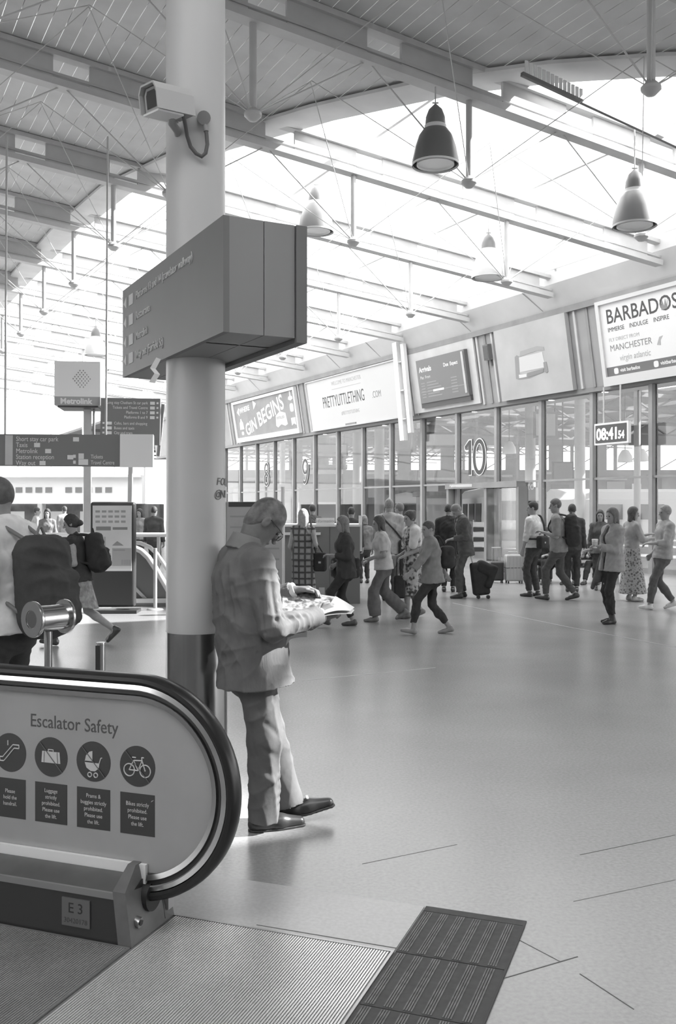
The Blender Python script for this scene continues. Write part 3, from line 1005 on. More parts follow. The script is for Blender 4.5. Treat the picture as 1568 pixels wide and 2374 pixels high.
def train(label, X, Y, rz, L, wd, v=.72):
    r = thing('train', label, 'train', (X, Y, 0), rz)
    prof = [(-wd / 2, .0), (-wd / 2 - .03, 1.2), (-wd / 2, 2.1), (-wd / 2 + .35, 2.5), (0, 2.68), (wd / 2 - .35, 2.5), (wd / 2, 2.1), (wd / 2 + .03, 1.2), (wd / 2, .0)]
    MB().prism(prof, 0, L, 'xz').build('body', M('train_white', v, .4), r)
    MB().box(-wd / 2 + .25, wd / 2 - .25, -.04, 0, 1.15, 1.95).build('windscreen', black, r)
    MB().box(-wd / 2 + .1, wd / 2 - .1, -.06, 0, .3, .75).build('front_panel', M('train_grey', .3, .5), r)
    for x in (-wd / 2 + .3, wd / 2 - .5):
        MB().box(x, x + .2, -.07, -.05, .8, .95).build('headlight', white, r)
    for s in (-1, 1):
        for k in range(int(L // 2.2)):
            x0 = s * (wd / 2 + .02)
            MB().box(min(x0, x0 + s * .03), max(x0, x0 + s * .03), .7 + k * 2.2, 2.2 + k * 2.2, 1.05, 1.85).build('window', M('train_window', .06, .2), r)
    return r
train('white train front behind the glass left of the doorway', 4.4, 62, -.15, 18, 2.7)
train('white train seen through the open doorway', 7.4, 40, .0, 9, 2.6)
train('long white train seen side-on behind the glass at right', 24.5, 52, math.pi / 2, 13, 2.7, .8)
# barrier boards seen through the doorway
r = thing('barrier', 'white barrier with dark boards seen through the open doorway', 'barrier', at(1126, 1178, 32.5)[:2] + (0,), TH * .2)
for z in (.18, .52, .86):
    MB().box(-.42, .42, 0, .03, z, z + .14).build('dark_board', dark, r)
    MB().box(-.42, .42, .0, .02, z + .16, z + .32).build('white_board', white, r)
for x in (-.42, .40):
    MB().box(x, x + .04, .03, .07, 0, 1.25).build('post', steel_g, r)
# platform kiosks behind the glass
def kiosk(label, px0, px1, py0, y, v):
    x0, _, _ = at(px0, 0, y); x1, _, z1 = at(px1, py0, y)
    r = thing('platform_kiosk', label, 'kiosk', ((x0 + x1) / 2, y, 0))
    w = (x1 - x0) / 2
    MB().box(-w, w, 0, 2.2, 0, z1).build('walls', M('kiosk_%02d' % (v * 100), v, .7, noise=(1, .03)), r)
    MB().box(-w - .15, w + .15, -.25, 2.4, z1, z1 + .2).build('roof', mid, r)
    MB().box(-w + .2, w - .2, -.05, 0, .9, min(2.0, z1 - .3)).build('shop_window', M('shop_window', .5, .3), r)
    MB().box(-w + .1, w - .1, -.06, 0, z1 - .35, z1 - .1).build('fascia_sign', light, r)
kiosk('dark kiosk on the platform behind the glass beneath number 9', 715, 800, 1085, 56, .13)
kiosk('grey kiosk on the platform behind the glass left of the doorway', 975, 1055, 1150, 42, .28)
kiosk('pale kiosk on the platform behind the glass behind the reading man', 540, 690, 1130, 62, .42)
def platform_sign(label, px, py, y, w, h, v):
    x, yy, z = at(px, py, y)
    r = thing('platform_sign', label, 'sign', (x, yy, z))
    MB().box(-w / 2, w / 2, -.06, .06, -h / 2, h / 2).build('board', M('psign_%02d' % (v * 100), v, .6), r)
    MB().box(-w / 2 + .1, w / 2 - .1, -.075, -.06, -h / 2 + .1, h / 2 - .1).build('inset', M('psign_in_%02d' % (v * 100), max(.05, .55 - v), .6), r)
    for s_ in (-1, 1):
        MB().tube([(s_ * w * .4, 0, h / 2), (s_ * w * .4, 0, 9.0 - z)], .03, 6).build('hanger', dark, r)
platform_sign('dark hanging platform sign behind the glass beneath the arrivals screen', 1020, 1020, 44, 2.0, .7, .07)
platform_sign('pale hanging platform sign behind the glass left of the figure 10', 935, 1010, 50, 1.4, 1.6, .25)
platform_sign('dark hanging platform sign behind the glass right of the figure 9', 765, 1045, 58, 2.2, .9, .06)
platform_sign('grey hanging platform sign behind the glass below the bag poster', 1265, 985, 40, 1.0, 1.1, .16)
for lab, px, py, y in (('white bell lamp behind the glass right of number 10', 1181, 1042, 48), ('left of two white bell lamps behind the glass under the clock', 1450, 1062, 46), ('right of two white bell lamps behind the glass under the clock', 1487, 1060, 46)):
    x, yy, z = at(px, py, y)
    r = thing('platform_lamp', lab, 'lamp', (x, yy, z))
    MB().lathe([(.02, .42), (.16, .38), (.32, .1), (.36, -.2), (.33, -.2), (.29, .08), (.14, .34), (0, .36)], 16).build('shade', white, r, True)
    MB().tube([(0, 0, .4), (0, 0, 8.95 - z)], .02, 6).build('cord', dark, r)
r = thing('platform_screen', 'dark hanging screen behind the glass right of the doorway', 'screen', at(1305, 1095, 38))
MB().box(-.42, .42, -.08, .08, -.4, .42).build('casing', dark, r)
MB().box(-.36, .36, -.1, -.08, -.34, .36).build('display', M('screen_face', .13), r)
MB().tube([(0, 0, .42), (0, 0, 4.8)], .03, 6).build('pole', dark, r)

# ---------------- far entrance at the left end
far = struct('wall_left', MB().box(-14.3, -14, -12, 62, 0, 9.6), M('side_wall', .45, .8), rz=TH, label='plain side wall of the concourse')
bk = struct('wall_back', MB().box(-14, 18.6, -12.3, -12, 0, 9.5), M('side_wall', .45), rz=TH, label='plain wall behind the camera')
ent = thing('window_2', 'bright glazed entrance front at the far end', None, H(0, 62, 0), TH, kind='structure')
for k in range(17):
    b = -14 + k * 2
    MB().box(b - .05, b + .05, -.06, .06, 0, 9.2).build('mullion', white, ent)
    MB().box(b + .05, b + 1.95, -.01, .01, 3.5, 9.0).build('pane', glass_wall, ent)
for z in (3.4, 5.6, 7.6):
    MB().box(-14, 18, -.05, .05, z, z + .1).build('transom', white, ent)
# shop row with a white lettered fascia
sh = thing('shop_front', 'white shop row with dark lettering at the far left', 'shop', (-17.5, 44, 0), -.04)
MB().box(-9, 8.6, 0, .4, 1.85, 3.05).build('fascia', M('shop_white', .85, .6), sh)
MB().box(-9, 8.6, .5, 4.5, 0, 1.85).build('dark_interior', M('shop_dark', .14, .8, noise=(1.2, .07)), sh)
for k in range(9):
    MB().box(-8.8 + k * 2.1, -8.6 + k * 2.1, -.05, .5, 0, 1.85).build('pier', light, sh)
for k, (x, w2) in enumerate(((-7.6, .9), (-5.9, .6), (-4.1, 1.5), (-1.9, 1.0), (-.2, 1.2), (1.9, 1.1), (3.6, 1.3), (5.6, 1.0), (7.2, .8))):
    MB().box(x, x + w2, .48, .52, .5, 1.5).build('lit_display', M('shop_lit', .75, .5), sh)
for k in range(34):
    if k % 6 != 3:
        x = -7.8 + k * .46
        MB().box(x, x + .30, -.03, 0, 2.36, 2.60).build('letter', inkmid, sh)
MB().box(-9, 8.6, -.25, .5, 3.05, 3.15).build('canopy', white, sh)
for k in range(7):
    MB().bar((-8.4 + k * 2.4, .2, 3.1), (-8.9 + k * 2.4, .2, 4.6), .05, .05).build('stay', light, sh)
MB().bar((-9, .2, 3.5), (8.6, .2, 4.3), .04, .04).build('stay_rail', light, sh)

# ================================================================ foreground things
# ---------------- pillar
PX, PY, PR = -.785, 5.3, .1615
pil = thing('pillar', 'tall round pale pillar with a steel-clad foot, man leaning on it', 'pillar', (PX, PY, 0))
MB().lathe([(PR, .97), (PR, roof_z(1.7) - .1)], 64).build('painted_shaft', M('pillar_paint', .57, .42, noise=(2, .015)), pil, True)
MB().lathe([(PR + .004, 0), (PR + .004, .972), (PR - .01, .976)], 64).build('steel_cladding', M('pillar_steel', .42, .24, metal=1.0, noise=(3, .03)), pil, True)
MB().box(PR - .004, PR + .012, -.012, .012, 0, .972).build('cladding_seam', chrome, pil)
ptx = M('pillar_print', .16, .6)
for s, z, a0 in (('FOLLOW', 1.775, -.60), ('@NETWORK', 1.708, -.60)):
    for k, ch in enumerate(s[:4]):
        t = a0 + k * .26
        text(pil, ch, .058, ((PR + .002) * math.cos(t), (PR + .002) * math.sin(t), z), ptx, 'CENTER', rot=(math.pi / 2, 0, t + math.pi / 2), ext=.0008, shear=.2)

# ---------------- big boxed direction sign round the pillar
SC = (-.525, 4.396)                     # nearest lower corner
sg = thing('pillar_sign', 'big dark boxed direction sign wrapped around the pale pillar', 'sign', (SC[0], SC[1], 2.457), TH)
sm = M('sign_grey', .185, .5, noise=(3, .008))
sm2 = M('sign_grey_lit', .28, .5, noise=(3, .008))  # sign grey lightened so the camera-facing end looks lit
Ls, Ws, Hs = 1.74, .42, .535
MB().box(0, .03, 0, Ls, 0, Hs).build('left_face', sm, sg)
MB().box(Ws - .055, Ws, -.012, Ls, -.022, Hs).build('right_face', sm, sg)
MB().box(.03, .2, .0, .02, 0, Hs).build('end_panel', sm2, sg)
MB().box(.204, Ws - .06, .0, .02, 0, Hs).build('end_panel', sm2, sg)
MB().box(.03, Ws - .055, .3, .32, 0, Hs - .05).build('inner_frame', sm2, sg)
MB().box(.03, .2, .02, Ls, .0, .02).build('underside', M('sign_under', .27, .5), sg)
MB().box(.204, Ws - .06, .02, Ls, .0, .02).build('underside', M('sign_under', .27), sg)
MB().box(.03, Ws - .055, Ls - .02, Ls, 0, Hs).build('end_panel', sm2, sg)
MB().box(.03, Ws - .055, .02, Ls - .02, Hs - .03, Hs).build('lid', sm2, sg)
st_ = M('sign_text', .60, .6)
rx = (math.pi / 2, 0, -math.pi / 2)
for s, z, sz in (('Platforms 13 and 14 (travelator walkway)', .425, .066), ('Restaurants', .305, .066), ('Metrolink', .185, .066), ('Way out (Fairfield St)', .075, .066)):
    text(sg, s, sz, (-.002, Ls - .30, z), st_, rot=rx, sx=.92)
    MB().box(-.003, 0, Ls - .235, Ls - .15, z - .012, z + .052).build('pictogram', st_, sg)
    MB().add([(-.003, Ls - .03, z + .02), (-.003, Ls - .09, z + .055), (-.003, Ls - .09, z - .015), (0, Ls - .03, z + .02), (0, Ls - .09, z + .055), (0, Ls - .09, z - .015)],
             [(0, 1, 2), (5, 4, 3), (0, 3, 4, 1), (1, 4, 5, 2), (2, 5, 3, 0)]).build('arrow', st_, sg)
# small yellowing twist of tape hanging under the sign
tp = thing('sign_tape', 'curled strip of pale tape hanging under the pillar sign', 'tape', (-.785 - .19, 5.1, 2.44))
MB().add([(.01, 0, .01), (.035, 0, .0), (-.025, .01, -.045), (.005, .01, -.05), (.0, .0, -.075), (.03, 0, -.08), (-.03, .01, -.12), (.0, .01, -.125)],
         [(0, 1, 3, 2), (2, 3, 5, 4), (4, 5, 7, 6)]).build('strip', white, tp)

# ---------------- security camera with its conduit
ax = unit((-.66, -.73, -.12))
sx_ = unit(np.cross(ax, (0, 0, 1)))
up = np.cross(sx_, ax)
cc = np.array(at(388, 236, 4.98))
cv = thing('security_camera', 'box security camera under a sunshield high on the pillar', 'camera', tuple(cc))
R3 = np.stack([sx_ * 1.12, ax, up * 1.2], 1)           # local x side, y forward, z up
def tr(pts):
    return [tuple(R3 @ np.array(p)) for p in pts]
def prism3(prof, y0, y1):
    n = len(prof)
    vs = tr([(x, y0, z) for x, z in prof] + [(x, y1, z) for x, z in prof])
    return MB().add(vs, [tuple(range(n)), tuple(range(2 * n - 1, n - 1, -1))] + [(i, i + n, (i + 1) % n + n, (i + 1) % n) for i in range(n)])
hp = [(-.050, -.055), (.050, -.055), (.052, .02), (.035, .045), (-.035, .045), (-.052, .02)]
prism3(hp, -.12, .10).build('housing', M('camera_grey', .40, .45), cv)
shp = [(-.066, -.058), (-.060, -.058), (-.060, .022), (-.042, .050), (.042, .050), (.060, .022), (.060, -.058), (.066, -.058), (.067, .025), (.046, .058), (-.046, .058), (-.067, .025)]
prism3(shp, -.12, .125).build('sunshield', M('camera_shield', .52, .45), cv)
prism3([(-.036, -.040), (.036, -.040), (.036, .014), (.026, .032), (-.026, .032), (-.036, .014)], .100, .103).build('window', M('camera_window', .075, .15), cv)
prism3([(-.056, -.066), (.056, -.066), (.056, -.058), (-.056, -.058)], -.05, .115).build('base_tray', white, cv)
pw = lambda px, py, y: tuple(np.array(at(px, py, y)) - cc)
MB().tube([pw(400, 262, 5.0), pw(398, 285, 5.06), pw(410, 302, 5.13), pw(416, 318, 5.2)], .022, 10).build('bracket_arm', M('camera_bracket', .34, .5), cv, True)
MB().tube([pw(424, 262, 5.0), pw(430, 290, 5.06), pw(434, 315, 5.1), pw(442, 340, 5.115), pw(455, 356, 5.12), pw(468, 363, 5.12), pw(477, 355, 5.12), pw(481, 335, 5.12), pw(479, 310, 5.12), pw(475, 285, 5.125)], .0105, 10).build('conduit', M('conduit_grey', .12, .6), cv, True)
MB().tube([pw(473, 273, 5.10), pw(473, 273, 5.17)], .036, 16).build('junction_box', M('junction_grey', .30, .5), cv, True)
MB().tube([pw(476, 290, 5.125), pw(478, 305, 5.12)], .014, 10).build('conduit_gland', M('junction_grey', .3), cv, True)

# ---------------- escalator end
ES = -math.atan(.349 / .937)
esc = thing('escalator_end', 'escalator balustrade end with safety sign and black handrail', 'escalator', (-.771, 3.593, 0), ES)
CXe, CZe = -.072, .562
def dpath(r, x0=-3.2, tail=.0):
    pts = [((x0, .157, CZe + r), (0, 0, 1)), ((-1.2, .157, CZe + r), (0, 0, 1))]
    for k in range(41):
        t = math.pi / 2 - math.pi * k / 40
        pts.append(((CXe + r * math.cos(t), .157, CZe + r * math.sin(t)), (math.cos(t), 0, math.sin(t))))
    pts.append(((CXe - tail, .157, CZe - r), (0, 0, -1)))
    return pts
hrp = [(.0, -.034), (.010, -.041), (.024, -.039), (.033, -.028), (.036, 0), (.033, .028), (.024, .039), (.010, .041), (.0, .034)]
MB().sweep(dpath(.404, tail=.02), hrp).build('handrail', M('handrail_rubber', .022, .30, spec=.35), esc, True)
MB().sweep(dpath(.378), [(0, -.03), (.004, -.034), (.022, -.030), (.026, -.022), (.026, .022), (.022, .030), (.004, .034), (0, .03)]).build('guide_rail', M('guide_steel', .62, .18, metal=1.0), esc, True)
MB().sweep(dpath(.362), [(0, -.018), (.016, -.018), (.016, .018), (0, .018)]).build('gasket', black, esc, True)
MB().sweep(dpath(.338), [(0, -.026), (.020, -.030), (.024, -.022), (.024, .022), (.020, .030), (0, .026)]).build('inner_rail', M('inner_steel', .45, .25, metal=1.0), esc, True)
# panel: half-round plate
pts = [(-3.2, CZe - .33), (-3.2, CZe + .34)] + [(CXe + .34 * math.cos(t), CZe + .34 * math.sin(t)) for t in [math.pi / 2 - math.pi * k / 40 for k in range(41)]]
pts = [(x, max(z, .235)) for x, z in pts]
MB().prism(pts, .145, .169, 'xz').build('panel', M('balustrade_panel', .38, .45, noise=(5, .02)), esc)
# sign vinyl
FY = .1448
rot_f = (math.pi / 2, 0, 0)
vd = M('sign_vinyl', .045, .4)
vw = M('sign_vinyl_white', .62, .6)
def flat(poly, m, name, d=.0008, f=FY):
    return MB().prism(poly, f - d, f, 'xz').build(name, m, esc)
text(esc, 'Escalator Safety', .0755, (-.576, FY - .0006, .759), M('sign_title', .09, .5), rot=rot_f, sx=.88, ext=.0006)
def disc(cx, cz, r, n=40):
    return [(cx + r * math.cos(2 * math.pi * k / n), cz + r * math.sin(2 * math.pi * k / n)) for k in range(n)]
def strokeset(cx, cz, strokes, w, name):
    mb = MB()
    for st in strokes:
        for (x0, z0), (x1, z1) in zip(st[:-1], st[1:]):
            mb.bar((cx + x0, FY - .0022, cz + z0), (cx + x1, FY - .0022, cz + z1), .0012, w, (0, 1, 0)) if False else mb.tube([(cx + x0, FY - .0022, cz + z0), (cx + x1, FY - .0022, cz + z1)], w / 2, 6)
    return mb.build(name, vw, esc)
def ring(cx, cz, r, n=20):
    return [(cx + r * math.cos(2 * math.pi * k / n), cz + r * math.sin(2 * math.pi * k / n)) for k in range(n + 1)]
cxs = [-.0668 - .2026 * k for k in range(5)]
words = {0: 'Bikes strictly\nprohibited.\nPlease use\nthe lift.', 1: 'Prams &\nbuggies strictly\nprohibited.\nPlease use\nthe lift.', 2: 'Luggage\nstrictly\nprohibited.\nPlease use\nthe lift.', 3: 'Please\nhold the\nhandrail.', 4: 'Stand on\nthe right.'}
for k, cx in enumerate(cxs):
    flat(disc(cx, .642, .080), vd, 'pictogram_disc')
    flat([(cx - .078, .374), (cx + .078, .374), (cx + .078, .536), (cx - .078, .536)], vd, 'caption_plate')
    s = words[k]
    nl = s.count('\n') + 1
    text(esc, s, .0225, (cx, FY - .0014, .445 + nl * .0105), vw, 'CENTER', rot=rot_f, sx=.9, ext=.0004, space=1.15)
    if k < 3:
        mb = MB().tube([(cx - .054, FY - .0036, .642 + .058), (cx + .054, FY - .0036, .642 - .058)], .0016, 6)
        mb.build('prohibition_stroke', M('stroke_grey', .14, .5), esc)
cx = cxs[0]
strokeset(cx, .642, [ring(-.036, -.016, .024), ring(.036, -.016, .024), [(-.036, -.016), (-.016, .022), (.022, .024), (.036, -.016)], [(-.036, -.016), (.004, -.016), (.022, .024)], [(-.016, .022), (.004, -.016)], [(-.022, .034), (-.006, .034)], [(.022, .024), (.020, .036), (.030, .036)]], .005, 'bicycle_icon')
cx = cxs[1]
flat([(cx - .040, .640), (cx - .034, .664), (cx - .018, .680), (cx - .004, .684), (cx - .004, .643), (cx - .04, .643)], vw, 'pram_hood', f=FY - .0015)
flat([(cx - .040, .637), (cx + .030, .637), (cx + .024, .616), (cx + .008, .604), (cx - .012, .604), (cx - .032, .616)], vw, 'pram_body', f=FY - .0015)
strokeset(cx, .642, [ring(-.016, -.053, .009, 14), ring(.012, -.053, .009, 14), [(.028, -.006), (.036, .016), (.042, .018)]], .005, 'pram_wheels')
cx = cxs[2]
flat([(cx - .046, .618), (cx + .046, .618), (cx + .042, .664), (cx - .042, .664)], vw, 'suitcase_icon', f=FY - .0015)
strokeset(cx, .642, [[(-.012, .022), (-.012, .030), (.012, .030), (.012, .022)]], .004, 'suitcase_handle')
for s in (-1, 1):
    flat([(cx + s * .033 - .001, .619), (cx + s * .033 + .001, .619), (cx + s * .031 + .001, .663), (cx + s * .031 - .001, .663)], vd, 'suitcase_seam', f=FY - .0025)
cx = cxs[3]
strokeset(cx, .642, [[(-.05, -.036), (-.03, -.036), (.022, .020), (.046, .020), (.046, .034), (.016, .034), (-.036, -.020), (-.05, -.020), (-.05, -.036)], [(-.01, .03), (-.01, .05)]], .005, 'escalator_icon')
cx = cxs[4]
strokeset(cx, .642, [[(0, -.04), (0, .02)], ring(0, .035, .01, 12)], .006, 'standing_icon')
flat([(-.006, .508), (.008, .518), (-.002, .514)], vw, 'scratch', f=FY - .001)
# skirt, deck and base
MB().prism([(.126, .195), (.126, .268), (.143, .268), (.143, .195)], -3.2, -.02, 'yz').build('panel_channel', M('bright_trim', .85, .35), esc)  # reflected brightness along the channel put into its white colour
MB().prism([(.012, .195), (.120, .232), (.124, .222), (.016, .183)], -3.2, -.055, 'yz').build('deck_plate', M('deck_steel', .20, .35, metal=.6, noise=(8, .02)), esc)
MB().prism([(.003, .172), (.003, .196), (.016, .196), (.016, .172)], -3.2, -.05, 'yz').build('deck_trim', M('deck_trim', .30, .3, metal=.6), esc)
MB().prism([(.008, 0), (.008, .175), (.12, .215), (.20, .215), (.305, .175), (.305, 0)], -3.2, -.03, 'yz').build('base', M('base_black', .035, .45), esc)
ep = [(0, 0), (0, .205), (.105, .272), (.215, .272), (.315, .13), (.315, 0)]
MB().add([(-.0, y, z) if z < .01 else (-.03 if z < .25 else -.05, y, z) for y, z in ep] + [(-.06, y, z) if z < .01 else (-.085, y, z) for y, z in ep],
         [tuple(range(6)), tuple(range(11, 5, -1))] + [(i, i + 6, (i + 1) % 6 + 6, (i + 1) % 6) for i in range(6)]).build('end_cap', M('cap_grey', .15, .4, noise=(12, .02)), esc)
MB().tube([(-.002, .245, .018), (-.02, .245, .12)], .0012, 6).build('cap_joint', black, esc)
MB().tube([(-.02, .055, .082), (.004, .055, .078)], .020, 18).build('key_switch', chrome, esc, True)
MB().tube([(.0, .055, .079), (.008, .055, .078)], .011, 14).build('key_slot', black, esc, True)
MB().box(-.02, .002, .262, .306, .045, .095).build('inspection_label', M('label_pale', .5, .4), esc)
MB().tube([(-.09, .157, CZe - .42), (.0, .157, CZe - .42)], .058, 24).build('handrail_inlet', M('inlet_black', .03, .5), esc, True)
MB().box(-.315, -.188, .002, .008, .045, .152).build('number_plate', M('plate_steel', .16, .4, metal=.3), esc)
text(esc, 'E 3', .055, (-.252, .0015, .097), M('plate_ink', .03, .5), 'CENTER', rot=rot_f, ext=.0006, name='plate_text')
text(esc, '30420178', .027, (-.252, .0015, .058), M('plate_ink2', .08, .5), 'CENTER', rot=rot_f, ext=.0006, name='plate_text')

# ---------------- landing plates, border slab and ribbed mats (escalator axes)
EO = (-.771, 3.593)
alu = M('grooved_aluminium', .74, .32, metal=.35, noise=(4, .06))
def ridged(name, label, x0, x1, y0, y1, pitch, duty, h, m):
    o = thing(name, label, 'plate', (EO[0], EO[1], 0), ES)
    MB().box(x0, x1, y0, y1, .001, .004).build('base_plate', M('groove_dark', .26, .5, metal=.3), o)
    mb = MB()
    x = x0 + .012
    while x < x1 - .012 - pitch * duty:
        mb.box(x, x + pitch * duty, y0, y1 - .012, .004, .004 + h)
        x += pitch
    r = mb.build('ridges', m, o)
    r['kind'] = 'stuff'
    MB().box(x1 - .010, x1, y0, y1, .004, .0085).box(x0, x1 - .01, y1 - .010, y1, .004, .0085).build('edge_trim', M('edge_alu', .42, .35, metal=.7), o)
    return o
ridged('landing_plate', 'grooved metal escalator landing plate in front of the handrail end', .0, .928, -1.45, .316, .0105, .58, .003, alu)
ridged('comb_plate', 'shaded grooved comb plate beside the dark escalator skirt', -2.6, -.006, -1.45, -.004, .0105, .58, .003, M('grooved_dark_alu', .40, .4, metal=.4, noise=(4, .05)))  # shade under the escalator put into a darker copy of the metal
bs = thing('border_slab', 'pale floor slab between landing plate and terrazzo', 'slab', (EO[0], EO[1], 0), ES)
MB().box(-2.6, .925, .322, .750, 0, .0035).build('slab', M('border_terrazzo', .52, .35, noise=(60, .04)), bs)
MB().box(.35, .925, .345, .350, .0035, .0045).build('joint', joint_d, bs)
rub = M('mat_rubber', .075, .7, noise=(25, .012))
rub2 = M('mat_rib', .17, .6, noise=(30, .05))
def mat_tile(label, y0, y1):
    o = thing('floor_mat', label, 'mat', (EO[0], EO[1], 0), ES)
    MB().box(.932, 1.338, y0, y1, 0, .006).build('backing', rub, o)
    for k in range(6):
        xs = .945 + k * .066
        for j in range(4):
            MB().box(xs + j * .0088, xs + j * .0088 + .0050, y0 + .008, y1 - .008, .006, .0085).build('rib', rub2, o)
mat_tile('ribbed dark rubber mat tile nearest the camera', -1.0, -.09)
mat_tile('middle ribbed dark rubber mat tile, beside the landing plate', -.085, .312)
mat_tile('ribbed dark rubber mat tile farthest from the camera', .318, .700)
o = thing('mat_strip', 'narrow dark strip closing the far end of the rubber mats', 'mat', (EO[0], EO[1], 0), ES)
MB().box(.932, 1.345, .704, .752, 0, .006).build('strip', rub, o)
MB().box(1.338, 1.346, -1.0, .704, 0, .007).build('edge_bead', M('mat_edge', .05, .6), o)

# ---------------- posts behind the handrail
r = thing('spool_post', 'steel post topped by a flanged spool behind the handrail', 'post', (at(112, 0, 4.6)[0], 4.6, 0))
MB().tube([(0, 0, 0), (0, 0, 1.06)], .019, 16).build('post', chrome, r, True)
axs = unit((-.62, -.78, 0))
M3 = np.stack([np.cross((0, 0, 1), axs), (0, 0, 1), axs], 1)
M3 = np.stack([unit(np.cross(axs, (0, 0, 1))), np.array((0, 0, 1.0)), axs], 1)
c0 = (.004, 0, 1.125)
MB().lathe([(0, .094), (.038, .094), (.04, .097), (.085, .097), (.087, .088), (.085, .080), (.062, .078), (.060, 0), (.062, -.078), (.082, -.080), (.084, -.088), (.082, -.097), (0, -.097)], 40, c0, M3).build('spool', M('spool_steel', .60, .20, metal=1.0), r, True)
MB().lathe([(0, .0965), (.040, .0965), (.040, .094), (0, .094)], 30, c0, M3).build('spool_hub', M('spool_hub', .12, .5), r, True)
MB().lathe([(.044, .0985), (.083, .0985), (.083, .097), (.044, .097)], 36, c0, M3).build('spool_face', M('spool_face', .30, .4, metal=.4), r, True)
r = thing('barrier_post', 'short flat-topped steel post with a black slot behind the handrail', 'post', (at(232, 0, 4.6)[0], 4.6, 0))
MB().tube([(.006, 0, 0), (.006, 0, 1.0)], .019, 18).build('post', chrome, r, True)
MB().box(-.016, .004, -.024, -.010, .2, .995).build('slot', black, r)
MB().tube([(.004, 0, 1.0), (.004, 0, 1.008)], .022, 18).build('cap', M('cap_chrome', .8, .2, metal=1.0), r, True)

# ---------------- pendant lamps
lamp_dark = M('lamp_grey', .17, .35)
lamp_neck = M('lamp_neck', .20, .4)
def pendant(label, px, py, y, m):
    x, yy, z = at(px, py, y)
    bb = D2[0] * x + D2[1] * yy
    r = thing('pendant_lamp', label, 'lamp', (x, yy, z))
    MB().lathe([(.375, 0), (.37, .06), (.33, .26), (.27, .44), (.20, .54), (.19, .54), (.255, .43), (.315, .26), (.355, .06), (.36, 0)], 36).build('shade', m, r, True)
    MB().lathe([(.372, -.03), (.375, 0), (.36, 0), (.36, -.03)], 36).build('rim', white, r, True)
    MB().lathe([(.30, -.02), (.30, .02), (0, .03)], 24).build('diffuser', M('lamp_diffuser', .85, .5), r, True)
    MB().lathe([(.19, .54), (.175, .56), (.175, .61), (.165, .61)], 28).build('collar', white, r, True)
    MB().lathe([(.165, .61), (.155, .74), (.11, .86), (.04, .93), (.02, .95), (0, .95)], 28).build('neck', lamp_neck, r, True)
    MB().tube([(0, 0, .94), (0, 0, roof_z(bb) - .5 - z)], .012, 6).build('suspension', steel_g, r)
    MB().bar((-.05, 0, .97), (.05, 0, .97), .02, .02).build('hook', steel_g, r)
pendant('large dark pendant lamp below the roof edge, nearest of all', 1010, 380, 15.3, lamp_dark)
pendant('pendant lamp beside the top of the pillar sign', 733, 535, 20.2, M('lamp_mid', .30, .35))
pendant('pendant lamp at the far right of the roof', 1472, 522, 16.4, M('lamp_mid', .3))
pendant('pale pendant lamp above the arrivals screen', 1133, 642, 21.2, M('lamp_pale', .62, .4))
pendant('faint distant pendant lamp above the cube sign', 222, 822, 33, M('lamp_pale', .62))
# floodlight on the cornice
r = thing('floodlight', 'small round floodlight standing on the cornice', 'lamp', H(17.5, 20.6, 8.15), TH)
MB().tube([(0, 0, 0), (0, 0, .22)], .03, 8).build('stem', steel_g, r, True)
MB().lathe([(0, -.14), (.10, -.12), (.15, 0), (.16, .12), (.14, .12), (0, .06)], 18, (0, 0, .34), np.stack([np.array((0, 1.0, 0)), np.array((0, 0, 1.0)), np.array((1.0, 0, 0))], 1)).build('head', mid, r, True)

# ---------------- left side signs
def signboard(label, px0, px1, py0, py1, y, m, rz=0.0, slope=0.0):
    x0, _, z1 = at(px0, py0, y); x1, _, z0 = at(px1, py1, y)
    r = panel('direction_sign', label, 'sign', (x0, y, z0), (math.cos(rz), math.sin(rz), slope), (0, 0, 1))
    w, h = (x1 - x0), (z1 - z0)
    MB().box(0, w, 0, h, -.08, 0).build('board', m, r)
    return r, w, h
sdk = M('direction_board', .20, .5)
r, w, h = signboard('long dark direction sign with a white square at its end', -40, 355, 1006, 1080, 18, sdk, 0, -.012)
MB().box(w - .62, w, -.01, h + .01, 0, .03).build('white_square', M('square_white', .85, .5), r)
MB().box(.42, .56, .02, h - .02, 0, .01).build('pale_strip', light, r)
for k, s in enumerate(('Short stay car park', 'Taxis', 'Metrolink', 'Station reception', 'Way out')):
    text(r, s, .125, (.62, h - .13 - k * .112, .005), wlet, sx=.82)
    MB().box(.62 + len(s) * .052 + .08, .62 + len(s) * .052 + .19, h - .13 - k * .112, h - .05 - k * .112, 0, .006).build('pictogram', wlet, r)
for k, s in enumerate(('Tickets', 'Travel Centre')):
    text(r, s, .105, (w - 1.17, .15 - k * .11, .005), wlet, sx=.74)
    MB().box(w - 1.40, w - 1.30 if k == 0 else w - 1.22, .14 - k * .11, .245 - k * .11, 0, .006).build('pictogram', wlet, r)
    MB().box(w - 1.50, w - 1.45, .16 - k * .11, .22 - k * .11, 0, .006).build('arrow', wlet, r)
MB().bar((.4, h, -.04), (.4, 6.2, -.04), .03, .03).build('hanger', steel_g, r)
MB().bar((w - .9, h, -.04), (w - .9, 6.2, -.04), .03, .03).build('hanger', steel_g, r)
r, w, h = signboard('tall dark direction sign behind the pillar beside the cube sign', 232, 370, 922, 1030, 21, sdk, 0, -.03)
